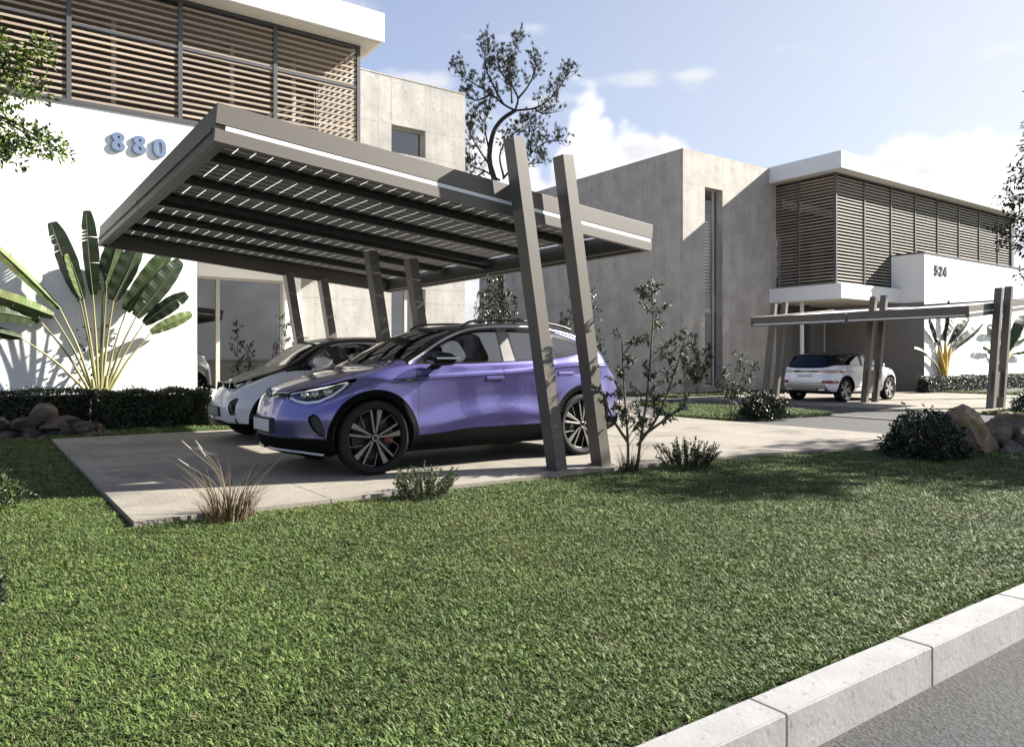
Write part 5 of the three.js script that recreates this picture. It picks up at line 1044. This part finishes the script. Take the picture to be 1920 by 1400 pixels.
// pine behind the left house
function limb(out, R, pts, r0, r1) { out.push(tube(pts.map((p) => V(...p)), r0, 7, pts.length * 5, r1)); }
{
  const T = thing('pine_tree', 'tall dark pine with a crooked trunk behind the left house', 'tree', [15.46, -0.3, -22.14]), R = rngOf(77), O = [15.46, -0.3, -22.14];
  const loc = (l) => l.map((p) => [p[0] - O[0], p[1] - O[1], p[2] - O[2]]);
  const trunkP = loc([[15.46, -0.35, -22.14], [15.49, 3.46, -22.12], [15.43, 4.61, -22.16], [15.33, 6.53, -22.23], [15.24, 7.77, -22.29], [15.12, 8.32, -22.38], [15.12, 8.80, -22.38], [15.24, 9.49, -22.29], [15.50, 9.93, -22.11], [15.86, 10.23, -21.85]]);
  part('trunk', tube(trunkP.map((p) => V(...p)), 0.19, 9, 60, 0.07), M.bark, T);
  const limbs = [
    [[15.86, 10.23, -21.85], [16.41, 10.31, -21.45], [16.75, 10.52, -21.21], [17.08, 10.93, -20.97], [17.30, 11.34, -20.81], [17.47, 11.62, -20.69]],
    [[15.86, 10.23, -21.85], [15.94, 10.65, -21.79], [15.75, 11.20, -21.93], [15.63, 11.82, -22.01], [15.86, 12.40, -21.85], [15.94, 12.75, -21.79]],
    [[15.86, 10.23, -21.85], [15.52, 10.45, -22.09], [15.19, 10.79, -22.33], [14.74, 11.13, -22.65], [14.30, 11.48, -22.97], [14.1, 11.7, -23.05]],
    [[15.52, 10.45, -22.09], [15.24, 11.06, -22.29], [15.02, 11.68, -22.45], [14.97, 12.30, -22.49], [15.02, 12.6, -22.45]],
    [[15.94, 10.65, -21.79], [16.25, 11.13, -21.57], [16.44, 11.68, -21.43], [16.47, 12.0, -21.41]],
    [[15.13, 10.79, -22.37], [14.69, 10.6, -22.69], [14.35, 10.85, -22.89]],
    [[15.75, 11.2, -21.93], [15.4, 11.6, -22.1], [15.3, 12.2, -22.2]],
    [[16.41, 10.31, -21.45], [16.6, 10.1, -21.2], [16.95, 10.15, -21.0]], [[15.75, 10.5, -21.9], [16.0, 11.3, -22.3], [16.1, 11.9, -22.5]],
    [[15.41, 7.71, -22.17], [14.97, 8.05, -22.49], [14.58, 8.25, -22.77], [14.44, 8.67, -22.87]],
    [[15.19, 8.12, -22.33], [14.74, 8.94, -22.65], [14.52, 9.49, -22.81], [14.58, 10.04, -22.77]],
    [[15.50, 7.77, -22.11], [15.86, 8.25, -21.85], [16.30, 8.67, -21.53], [16.75, 9.08, -21.21], [17.3, 9.15, -20.8]],
    [[15.52, 7.84, -22.09], [15.41, 8.60, -22.17], [15.63, 9.21, -22.01], [16.02, 9.56, -21.73], [16.25, 9.76, -21.57]],
    [[15.86, 8.25, -21.85], [16.30, 8.32, -21.53], [16.75, 8.35, -21.21]], [[14.97, 8.05, -22.49], [14.6, 7.8, -22.7], [14.3, 7.95, -22.8]], [[16.3, 8.67, -21.5], [16.4, 9.3, -21.6], [16.6, 9.7, -21.5]],
    [[15.1, 8.6, -22.35], [14.85, 9.7, -22.3], [14.95, 10.2, -22.2]]].map(loc);
  const br = [], mb = new MB(), PINE = [[0.065, 0.078, 0.042], [0.09, 0.10, 0.052], [0.04, 0.05, 0.03], [0.12, 0.11, 0.065]];
  const tuft = (p, d) => { for (let i = 0; i < 8; i++) { const q = d.clone().addScaledVector(rdir(R), 0.42).add(V(0, 0.25, 0)).normalize(); leaf(mb, p.clone().addScaledVector(rdir(R), 0.025), q, rdir(R), 0.11 + R() * 0.08, 0.02, pick(R, PINE), 0.1); } };
  for (const L of limbs) {
    limb(br, R, L, 0.042, 0.01);
    const c = new THREE.CatmullRomCurve3(L.map((p) => V(...p))), n = Math.round(c.getLength() * 11);
    for (let i = 0; i < n; i++) {
      const t = 0.22 + 0.78 * (i + R()) / n, p = c.getPoint(Math.min(1, t)), d = c.getTangent(Math.min(1, t)).addScaledVector(rdir(R), 1.1).add(V(0, 0.5, 0)).normalize(), l = (0.22 + R() * 0.42) * (1.1 - 0.4 * t);
      const m = p.clone().addScaledVector(d, l * 0.5).addScaledVector(rdir(R), 0.05), e = p.clone().addScaledVector(d, l).add(V(0, 0.08, 0));
      br.push(tube([p, m, e], 0.012, 4, 4, 0.004));
      for (let k = 0; k < 3; k++) { const q = new THREE.CatmullRomCurve3([p, m, e]).getPoint(0.5 + 0.5 * (k / 2)), s = rdir(R).add(V(0, 0.8, 0)).normalize(), f = q.clone().addScaledVector(s, 0.07 + R() * 0.12); if (k < 3) br.push(tube([q, f], 0.006, 4, 2, 0.003)); tuft(f, s); tuft(f.clone().addScaledVector(rdir(R), 0.06), s); }
    }
  }
  part('branches', br, M.bark, T);
  part('needles', mb.geo(), M.needle, T);
}
bush('tree_shrub', 'loose dark shrub around the foot of the pine trunk', [15.0, -0.3, -21.9], [0.95, 4.55, 0.9], 1500, 61, DARKS, 0.13, null, 'shrub');
bush('tree_shrub', 'shrub top peeking over the purple car roof before the grey wing', [17.6, -0.3, -20.2], [0.9, 3.9, 0.9], 900, 62, GREENS, 0.13, null, 'shrub');

// slender saplings
function sapling(label, at, stems, seed, leafL, n, cols = DARKS.concat(GREENS), thick = 0.016) {
  const R = rngOf(seed), t = thing('sapling', label, 'sapling', at), mb = new MB(), br = [];
  stems.forEach((pts) => {
    const P = pts.map((p) => V(p[0] - at[0], p[1] - at[1], p[2] - at[2])), c = new THREE.CatmullRomCurve3(P), H = c.getLength();
    part('stem', tube(P, thick, 6, 20, thick * 0.3), M.stem, t);
    const k = Math.round(H * 11);
    for (let i = 0; i < k; i++) {
      const q = 0.22 + 0.78 * (i + R()) / k, p = c.getPoint(Math.min(q, 1)), a = R() * 6.283, l = (0.16 + R() * 0.30) * Math.min(1, 0.5 + H * 0.25) * (1.15 - q * 0.6), d = V(Math.cos(a), 0.7 + R() * 0.9, Math.sin(a)).normalize();
      const m = p.clone().addScaledVector(d, l * 0.6), e = p.clone().addScaledVector(d, l).add(V(Math.cos(a) * 0.05, -0.02, Math.sin(a) * 0.05));
      br.push(tube([p, m, e], 0.005, 4, 4, 0.002));
      const w = new THREE.CatmullRomCurve3([p, m, e]);
      for (let j = 0; j < n; j++) { const f = w.getPoint(0.25 + 0.75 * R()), o = rdir(R).add(V(Math.cos(a) * 0.5, -0.25, Math.sin(a) * 0.5)).normalize(); leaf(mb, f, o, V(0, 1, 0).addScaledVector(rdir(R), 0.6).normalize(), leafL * (0.6 + R() * 0.6), leafL * 0.36, pick(R, cols)); }
    }
  });
  part('twigs', br, M.stem, t); part('foliage', mb.geo(), M.leaf, t);
  return t;
}
sapling('tall thin sapling with several stems right of the front posts', [6.25, LAWN, -6.28], [
  [[6.22, -0.12, -6.31], [6.21, 0.36, -6.32], [6.18, 0.86, -6.34], [6.15, 1.54, -6.36]],
  [[6.29, -0.12, -6.26], [6.33, 0.31, -6.23], [6.40, 0.78, -6.20], [6.43, 1.37, -6.16], [6.45, 1.88, -6.14], [6.42, 2.10, -6.16]],
  [[6.30, 0.25, -6.25], [6.48, 0.6, -6.1], [6.68, 1.15, -6.0], [6.80, 1.55, -5.95]], [[6.21, 0.3, -6.32], [6.02, 0.55, -6.35], [5.86, 0.9, -6.4]], [[6.33, 0.35, -6.23], [6.6, 0.55, -6.1], [6.85, 0.75, -5.95]]], 91, 0.07, 26, [[0.05, 0.065, 0.032], [0.075, 0.092, 0.045], [0.11, 0.125, 0.065], [0.03, 0.04, 0.02]], 0.02);
sapling('thin sapling behind the round bush on the traffic island', [14.5, -0.15, -11.3], [[[14.5, -0.15, -11.3], [14.45, 0.47, -11.27], [14.61, 1.40, -11.15]], [[14.5, -0.1, -11.3], [14.62, 0.5, -11.1], [14.95, 1.15, -11.0]], [[14.5, -0.1, -11.3], [14.3, 0.5, -11.3], [14.1, 1.0, -11.35]]], 92, 0.13, 7);
sapling('pale thin sapling beside the tall slot window of the concrete house', [24.2, -0.18, -20.6], [[[24.2, -0.18, -20.6], [24.2, 0.9, -20.6], [24.05, 2.3, -20.6]], [[24.2, -0.1, -20.6], [24.6, 0.9, -20.5], [24.8, 1.9, -20.5]], [[24.2, -0.1, -20.6], [23.7, 0.7, -20.6], [23.4, 1.4, -20.6]]], 93, 0.20, 8, GREENS);
sapling('leafy climber standing against the left house wall behind the rear posts', [6.6, 0.1, -18.7], [[[6.55, 0.1, -18.7], [6.45, 1.2, -18.7], [6.42, 2.35, -18.7]], [[6.6, 0.1, -18.7], [6.75, 1.0, -18.7], [6.8, 1.75, -18.7]]], 94, 0.12, 8);
sapling('low leafy twig showing over the roof of the white car', [7.9, 0.1, -18.1], [[[7.9, 0.1, -18.1], [7.85, 1.0, -18.1], [7.8, 1.78, -18.1]], [[7.9, 0.3, -18.1], [8.1, 1.2, -18.1], [8.2, 1.7, -18.1]]], 95, 0.11, 5);
bush('bush', 'wide low dark bush on the lawn beside the big boulder', [10.66, LAWN, -5.04], [0.76, 0.54, 0.56], 2300, 31, DARKS, 0.06);
bush('bush', 'round dark bush on the traffic island below the thin sapling', [15.72, -0.14, -11.3], [0.66, 0.58, 0.62], 1500, 32, DARKS, 0.075);
bush('bush', 'dark bush at the right edge beyond the boulders', [23.25, -0.17, -8.0], [0.75, 0.72, 0.7], 1200, 33, DARKS, 0.085);
bush('bush', 'dull green bush at the left edge of the lawn in the shade', [-0.02, LAWN, -8.1], [0.42, 0.42, 0.4], 1100, 34, GREENS.concat([[0.09, 0.12, 0.02]]), 0.035);
bush('bush', 'leafy dark plant cut off by the left edge low on the lawn', [-0.10, LAWN, -4.78], [0.24, 0.30, 0.24], 420, 35, DARKS, 0.05);

// tufts
function tuft(name, label, at, n, h, r, w, cols, seed, lean = 0.5, mat = M.leaf, seeds = 0) {
  const R = rngOf(seed), t = thing(name, label, 'grass tuft', at), mb = new MB();
  for (let i = 0; i < n; i++) {
    const a = R() * 6.283, q = Math.sqrt(R()) * r, L = h * (0.25 + R() * 0.85), k = lean * (0.3 + R()), p = V(Math.cos(a) * q, 0, Math.sin(a) * q), o = V(Math.cos(a + R() - 0.5), 0, Math.sin(a + R() - 0.5)), s = V(-o.z, 0, o.x), c = pick(R, cols), N = 5; let pl = p.clone().addScaledVector(s, w / 2), pr = p.clone().addScaledVector(s, -w / 2);
    for (let j = 1; j <= N; j++) { const f = j / N, m = p.clone().addScaledVector(o, k * L * f * f).add(V(0, L * (f - 0.25 * k * f * f), 0)), ww = w * (1 - f) * 0.5, nl = m.clone().addScaledVector(s, ww), nr = m.clone().addScaledVector(s, -ww); mb.quad(pl, pr, nr, nl, c); pl = nl; pr = nr; }
  }
  part('blades', mb.geo(), mat, t);
  for (let i = 0; i < seeds; i++) {
    const a = 2.4 + i * 0.55 + R() * 0.3, e = V(Math.cos(a) * (0.25 + R() * 0.22), h * (0.80 + R() * 0.3), Math.sin(a) * 0.1 + 0.05), m = V(e.x * 0.35, e.y * 0.65, e.z * 0.5);
    const sk = part('stalk', tube([V(0, 0, 0), m, e], 0.0017, 4, 14, 0.001), std(0.3, 0.25, 0.15, 0.8), t);
    part('seed_head', tube([e, e.clone().addScaledVector(V().subVectors(e, m).normalize(), 0.05), e.clone().addScaledVector(V().subVectors(e, m).normalize(), 0.10)], 0.0045, 5, 6, 0.002), std(0.42, 0.38, 0.3, 0.9), sk);
  }
  return t;
}
const DRY = [[0.17, 0.115, 0.06], [0.09, 0.065, 0.038], [0.24, 0.18, 0.10], [0.05, 0.042, 0.025], [0.13, 0.08, 0.04]];
tuft('ornamental_grass', 'dry tan ornamental grass tuft with pale seed heads before the driveway corner', [1.70, LAWN, -6.30], 210, 0.56, 0.20, 0.011, DRY, 41, 0.95, M.straw, 4);
function sprigs(label, at, n, h, r, L, seed, cols) {
  const R = rngOf(seed), t = thing('small_plant', label, 'small plant', at), mb = new MB(), st = [];
  for (let i = 0; i < n; i++) {
    const a = R() * 6.283, q = Math.sqrt(R()), p = V(Math.cos(a) * q * r * 0.7, 0, Math.sin(a) * q * r * 0.7), e = V(Math.cos(a) * q * r * 1.25, h * (0.55 + R() * 0.55) * (1 - 0.3 * q), Math.sin(a) * q * r * 1.25);
    const c = new THREE.CatmullRomCurve3([p, p.clone().lerp(e, 0.5).add(V((R() - 0.5) * 0.04, 0.02, (R() - 0.5) * 0.04)), e]); st.push(tube([p, c.getPoint(0.5), e], 0.004, 4, 5, 0.002));
    for (let k = 0; k < 46; k++) { const f = 0.12 + 0.88 * R(), o = rdir(R).multiplyScalar(0.8).add(c.getTangent(f)).normalize(); leaf(mb, c.getPoint(f), o, rdir(R), L * (0.6 + R() * 0.6), L * 0.24, pick(R, cols)); }
  }
  part('stems', st, M.stem, t); part('foliage', mb.geo(), M.leaf, t); return t;
}
sprigs('small feathery green plant at the driveway edge left of the front posts', [3.45, LAWN, -6.2], 70, 0.34, 0.27, 0.036, 42, GREENS.map((c) => c.map((v) => v * 1.5)));
sprigs('small dark green plant at the driveway edge right of the tall sapling', [7.0, LAWN, -6.1], 70, 0.37, 0.34, 0.042, 43, DARKS.concat(GREENS));
tuft('strappy_plant', 'low strappy plant around the foot of the tall sapling', [6.2, LAWN, -6.3], 90, 0.42, 0.14, 0.014, DARKS.concat(GREENS), 44, 0.6);

// broad-leaved trees: one at the left edge whose branches hang over the wall, others right of the frame
function broadTree(name, label, at, trunk, clusters, leafL, per, seed, cols, r0 = 0.12, mat = M.leaf) {
  const R = rngOf(seed), t = thing(name, label, 'tree', at), mb = new MB(), br = [], loc = (p) => V(p[0] - at[0], p[1] - at[1], p[2] - at[2]);
  const T = trunk.map(loc), c = new THREE.CatmullRomCurve3(T); part('trunk', tube(T, r0, 9, 30, r0 * 0.5), M.bark, t);
  clusters.forEach(([x, y, z, r, f]) => {
    const e = loc([x, y, z]), s = c.getPoint(f ?? 1), m = s.clone().lerp(e, 0.55).add(V(0, 0.18 * s.distanceTo(e), 0));
    br.push(tube([s, m, e], r0 * 0.3, 6, 10, 0.012));
    for (let i = 0; i < per * r * r * r * 8 + 6; i++) {
      const d = rdir(R), q = e.clone().addScaledVector(d, r * Math.cbrt(R()) * (0.55 + 0.7 * vnoise(d.x * 2 + x * 3, d.y * 2 + y, d.z * 2)));
      if (i % 7 === 0) br.push(tube([e.clone().lerp(q, 0.2), q], 0.006, 4, 2, 0.002));
      for (let j = 0; j < 4; j++) { const o = d.clone().addScaledVector(rdir(R), 0.8).add(V(0, -0.15, 0)).normalize(); leaf(mb, q.clone().addScaledVector(rdir(R), leafL * 0.8), o, V(0, 1, 0).addScaledVector(rdir(R), 0.8).normalize(), leafL * (0.6 + R() * 0.7), leafL * 0.45, pick(R, cols)); }
    }
  });
  part('branches', br, M.bark, t); part('crown', mb.geo(), mat, t);
  return t;
}
broadTree('leafy_tree', 'bright green leafy branches reaching in at the upper left before the white wall', [-1.6, -0.05, -15.75], [[-1.6, -0.1, -15.75], [-1.5, 3.0, -15.75], [-1.0, 5.2, -15.75]], [
  [0.55, 6.45, -15.8, 0.34], [0.98, 6.75, -15.7, 0.26], [0.25, 6.8, -15.8, 0.35], [0.9, 6.05, -15.75, 0.22], [0.5, 5.95, -15.75, 0.30], [0.55, 5.25, -15.8, 0.36], [0.95, 5.15, -15.75, 0.30], [1.25, 5.02, -15.7, 0.22], [0.55, 4.85, -15.85, 0.28], [0.2, 4.9, -15.8, 0.3], [0.1, 5.7, -15.8, 0.35], [-0.4, 5.6, -15.8, 0.6], [-0.5, 6.8, -15.8, 0.6], [-1.2, 7.4, -15.8, 0.8], [-1.6, 6.2, -15.8, 0.8], [-0.5, 4.6, -15.8, 0.5], [-1.5, 4.8, -15.8, 0.6]], 0.12, 190, 52, BRIGHT.concat(BRIGHT, GREENS), 0.12, leafMat(0.55, 0.5, 0.5));
broadTree('edge_tree', 'dark leafy tree at the right edge before the right house', [33.2, -0.18, -11.3], [[33.2, -0.2, -11.3], [33.1, 3, -11.3], [33.2, 6, -11.4], [33.1, 9, -11.5]], [
  [32.35, 8.3, -11.9, 0.45, 0.9], [31.95, 7.4, -12.1, 0.42, 0.8], [31.9, 6.4, -12.2, 0.35, 0.7], [32.5, 7.0, -11.9, 0.5, 0.75], [32.5, 5.6, -11.8, 0.42, 0.6], [32.8, 6.2, -11.7, 0.5, 0.65], [32.35, 4.5, -11.8, 0.28, 0.5], [32.9, 9.4, -11.6, 0.45, 1], [33.4, 8.6, -11.4, 0.8, 0.9], [33.8, 7.2, -11, 0.9, 0.8], [33.4, 10.4, -11.5, 0.7, 1], [34.2, 9.3, -11, 0.9, 1], [32.0, 5.9, -12.3, 0.3, 0.6], [33.3, 11.6, -11.5, 0.5, 1]], 0.20, 26, 53, DARKS, 0.22);
broadTree('shade_tree', 'street tree outside the right edge that shades the lawn', [17.4, -0.2, -1.2], [[17.4, -0.3, -1.2], [17.3, 2, -1.2], [17.4, 3.6, -1.3]], Array.from({ length: 22 }, (_, i) => { const R = rngOf(300 + i); return [17.4 + (R() - 0.5) * 3.6, 3.2 + R() * 3.2, -1.3 + (R() - 0.5) * 3.0, 0.5 + R() * 0.4, 1]; }), 0.22, 19, 54, GREENS, 0.16);

// stones
function stone(R, rx, ry, rz, cuts = 7) {
  const g0 = new THREE.IcosahedronGeometry(1, 5), g = mergeVertices(g0.deleteAttribute('normal').deleteAttribute('uv')), p = g.attributes.position, pl = Array.from({ length: cuts * 2 }, () => [rdir(R), 0.5 + R() * 0.36]), o = R() * 90;
  for (let i = 0; i < p.count; i++) {
    const v = V().fromBufferAttribute(p, i); for (const [n, d] of pl) { const k = v.dot(n) - d; if (k > 0) v.addScaledVector(n, -k * 0.88); }
    v.multiplyScalar(1 + (fbm(v.x * 2.6 + o, v.y * 2.6, v.z * 2.6, 5) - 0.5) * 0.42); p.setXYZ(i, v.x * rx * 1.35, v.y * ry * 1.35, v.z * rz * 1.35);
  }
  const c = toCreasedNormals(g, 0.42), P = c.attributes.position, uv = new Float32Array(P.count * 2); for (let i = 0; i < P.count; i++) { uv[i * 2] = P.getX(i) + P.getZ(i) * 0.6; uv[i * 2 + 1] = P.getY(i) + P.getZ(i) * 0.4; } c.setAttribute('uv', new THREE.BufferAttribute(uv, 2));
  return c;
}
const stoneT = tex(512, (u, v) => { const f = fbm(u * 6, v * 6, 61, 6, 6), g = fbm(u * 40, v * 40, 3, 3, 40), l = smooth(fbm(u * 9, v * 9, 44, 4, 9), 0.56, 0.68), c = 0.55 + (f - 0.5) * 0.7 + (g - 0.5) * 0.4; return [lerp(c, c * 1.15, l), lerp(c, c * 0.98, l), lerp(c, c * 0.6, l)]; });
const stoneB = tex(512, (u, v) => { const f = fbm(u * 8, v * 8, 13, 6, 8); return [f, f, f]; }, false);
const rockM = [[0.16, 0.125, 0.115], [0.19, 0.135, 0.125], [0.13, 0.11, 0.105], [0.21, 0.155, 0.135]].map((c) => std(c[0] * 0.95, c[1] * 0.95, c[2] * 0.90, 0.95, { map: rep(stoneT, 1.5), bumpMap: rep(stoneB, 2.6), bumpScale: 0.045 }));
const tanM = [[0.32, 0.25, 0.17], [0.36, 0.29, 0.21], [0.28, 0.23, 0.17]].map((c) => std(c[0] * 1.05, c[1] * 1.05, c[2] * 1.05, 0.95, { map: rep(stoneT, 1.2), bumpMap: rep(stoneB, 2), bumpScale: 0.03 }));
{
  const t = thing('stone_pile', 'low pile of dark reddish stones at the left end of the driveway', 'stone pile', [1.0, -0.1, -14.7]), R = rngOf(64);
  const put = (x, y, z, a, b, c) => { const m = part('stone', stone(R, a, b, c), rockM[Math.floor(R() * 4)], t); m.position.set(x - 1, y + 0.1, z + 14.7); m.rotation.set((R() - 0.5) * 0.5, R() * 6, (R() - 0.5) * 0.5); };
  for (const q of [[-0.35, 0.02, -15.0, 0.26, 0.17, 0.2], [0.1, 0.02, -14.95, 0.25, 0.15, 0.2], [0.48, -0.02, -14.85, 0.18, 0.12, 0.17], [0.8, 0.0, -14.75, 0.2, 0.14, 0.18], [1.08, -0.02, -14.6, 0.18, 0.12, 0.16], [1.36, -0.01, -14.5, 0.17, 0.13, 0.15], [1.6, -0.02, -14.35, 0.14, 0.1, 0.14], [1.82, -0.03, -14.25, 0.10, 0.08, 0.1], [-0.1, 0.2, -15.1, 0.24, 0.13, 0.2], [0.35, 0.17, -15.0, 0.24, 0.11, 0.18], [0.75, 0.2, -14.85, 0.2, 0.12, 0.17], [0.98, 0.36, -14.85, 0.23, 0.15, 0.2], [1.22, 0.18, -14.65, 0.27, 0.13, 0.2], [1.55, 0.12, -14.45, 0.16, 0.10, 0.15], [0.1, 0.32, -15.15, 0.2, 0.1, 0.18], [0.3, -0.06, -14.7, 0.11, 0.07, 0.1], [0.62, -0.07, -14.6, 0.13, 0.07, 0.1], [0.95, -0.07, -14.45, 0.10, 0.07, 0.09], [-0.7, 0.1, -15.0, 0.3, 0.2, 0.25], [1.75, 0.08, -14.4, 0.1, 0.08, 0.1]]) put(...q);
}
{
  const R = rngOf(15), b = thing('boulder', 'large tan boulder behind the wide bush on the right', 'boulder', [11.66, -0.15, -4.98], 0.4);
  part('rock', stone(rngOf(21), 0.46, 0.46, 0.40, 9).translate(0, 0.24, 0), tanM[0], b);
  const t = thing('rock_pile', 'heap of smaller tan rocks right of the large boulder', 'rock pile', [12.1, -0.15, -4.5]);
  for (const [x, y, z, a, bb, c] of [[12.05, 0.2, -4.68, 0.16, 0.26, 0.16], [12.2, 0.1, -4.35, 0.22, 0.24, 0.2], [12.4, 0.18, -4.6, 0.24, 0.24, 0.2], [12.45, 0.1, -4.15, 0.24, 0.24, 0.22], [12.0, -0.02, -4.45, 0.14, 0.13, 0.12], [11.82, -0.08, -4.5, 0.11, 0.08, 0.09], [11.93, -0.09, -4.33, 0.08, 0.07, 0.07], [12.12, -0.08, -4.2, 0.09, 0.08, 0.08], [11.7, -0.1, -4.58, 0.06, 0.05, 0.05], [12.3, -0.08, -4.02, 0.1, 0.08, 0.08], [12.02, -0.1, -4.2, 0.05, 0.04, 0.05], [12.6, 0.25, -4.8, 0.22, 0.28, 0.2]]) { const m = part('rock', stone(R, a, bb, c), tanM[Math.floor(R() * 3)], t); m.position.set(x - 12.1, y + 0.15, z + 4.5); m.rotation.set((R() - 0.5) * 0.5, R() * 6, (R() - 0.5) * 0.5); }
}

// lawn blades
{
  const R = rngOf(1001), mb = new MB(), kinds = [];
  for (let k = 0; k < 4; k++) {
    const mb = new MB();
    for (let i = 0; i < 9; i++) {
      const a = R() * 6.283, q = R() * 0.03, L = 0.026 + R() * 0.026, w = 0.005 + R() * 0.005, o = V(Math.cos(a), 0, Math.sin(a)), s = V(-o.z, 0, o.x), p = V(Math.cos(a * 2.3) * q, -0.004, Math.sin(a * 2.3) * q), ln = 0.35 + R() * 0.75, g = 0.75 + R() * 0.5, c = [g, g * (0.95 + R() * 0.1), g * (0.8 + R() * 0.4)];
      const m = p.clone().addScaledVector(o, L * ln * 0.35).add(V(0, L * 0.6, 0)), e = p.clone().addScaledVector(o, L * ln).add(V(0, L * (1 - ln * 0.25), 0));
      const a0 = p.clone().addScaledVector(s, w / 2), b0 = p.clone().addScaledVector(s, -w / 2), a1 = m.clone().addScaledVector(s, w * 0.45), b1 = m.clone().addScaledVector(s, -w * 0.45);
      mb.quad(a0, b0, b1, a1, c); mb.tri(a1, b1, e, null, null, null, c);
    }
    kinds.push(mb.geo());
  }
  const mat = leafMat(0.62, 0.35, 0.5);
  const inPoly = (P) => { const d = sdPoly(P); return (x, z) => d(x, z) > 0; };
  const field = (name, label, box, ok, y, dens, scale, seed) => {
    const R = rngOf(seed), lists = kinds.map(() => []), n = Math.round((box[1] - box[0]) * (box[3] - box[2]));
    for (let i = 0; i < n * dens; i++) {
      const x = lerp(box[0], box[1], R()), z = lerp(box[2], box[3], R()); const r = R();
      if (!ok(x, z)) continue;
      const patch = fbm(x * 0.9 + 7, z * 0.9, 2, 3), t = fbm(x * 4, z * 4, 5, 3);
      const dry = smooth(fbm(x * 1.6 + 30, z * 1.6, 4, 4), 0.55, 0.75) * 0.3;
      let c = [lerp(0.058, 0.165, r), lerp(0.100, 0.230, r), lerp(0.022, 0.058, r)].map((v) => v * (0.75 + 0.55 * t));
      c = [lerp(c[0], c[1] * 0.95, dry), c[1], c[2]]; if (R() < 0.05) c = [0.20, 0.18, 0.08];
      lists[Math.floor(R() * 4)].push([x, (typeof y === 'function' ? y(z) : y) + (patch - 0.5) * 0.016, z, R() * 6.283, scale * (0.75 + R() * 0.55) * (0.8 + 0.45 * t), c]);
    }
    const g = thing(name, label, 'lawn', [0, 0, 0], 0, null, 'stuff'), q = new THREE.Quaternion(), mm = new THREE.Matrix4(), col = new THREE.Color(), Y = V(0, 1, 0), e = new THREE.Euler();
    lists.forEach((l, k) => {
      const im = new THREE.InstancedMesh(kinds[k], mat, l.length);
      l.forEach(([x, yy, z, a, s, c], i) => { q.setFromEuler(e.set((hash3(i, k, 1) - 0.5) * 0.5, a, (hash3(i, k, 2) - 0.5) * 0.5)); im.setMatrixAt(i, mm.compose(V(x, yy, z), q, V(s, s, s))); im.setColorAt(i, col.setRGB(...c)); });
      im.name = 'grass_blades'; im.userData.kind = 'stuff'; g.add(im);
    });
    return g;
  };
  const front = (x) => (x < 8 ? -6.42 : x < 10.35 ? lerp(-6.3, -5.85, (x - 8) / 2.35) : -5.7);
  field('grass', 'short green grass of the front lawn nearest to the kerb', [-2.2, 7.5, -4.6, -1.9], () => true, lawnY, 3600, 0.74, 1);
  field('grass', 'short green grass of the front lawn along the driveway and left of it', [-3, 12.7, -8.9, -4.6], (x, z) => (x > 0.99 ? z > front(x) : true) && x < 12.6, lawnY, 2700, 0.78, 2);
  field('grass', 'shaded grass of the front lawn towards the side road', [7.5, 12.6, -4.6, -1.9], () => true, lawnY, 2200, 0.85, 3);
  field('grass', 'shaded grass of the lawn left of the driveway', [-3, 1.0, -15.4, -8.9], () => true, LAWN, 1500, 0.9, 4);
  field('grass', 'narrow strip of grass before the left hedges', [1.0, 3.9, -15.3, -13.97], () => true, -0.02, 1300, 1.1, 5);
  field('grass', 'grass of the small traffic island', [14, 19, -17.3, -10.9], inPoly([[14.0, -13.0], [14.3, -11.4], [18.1, -10.9], [18.9, -12.7], [17.5, -17.3], [16.8, -15.8]]), -0.14, 700, 1.5, 6);
  field('grass', 'grass verge along the concrete house', [18, 30, -21, -19.5], (x, z) => x > 21.8, -0.16, 400, 2, 7);
  field('grass', 'grass right of the far carport and below the far hedge', [21.8, 36, -15.7, -6], (x, z) => z > -8.9 || x > 34.4, -0.17, 260, 2.2, 8);
}
renderer.render(scene, camera);
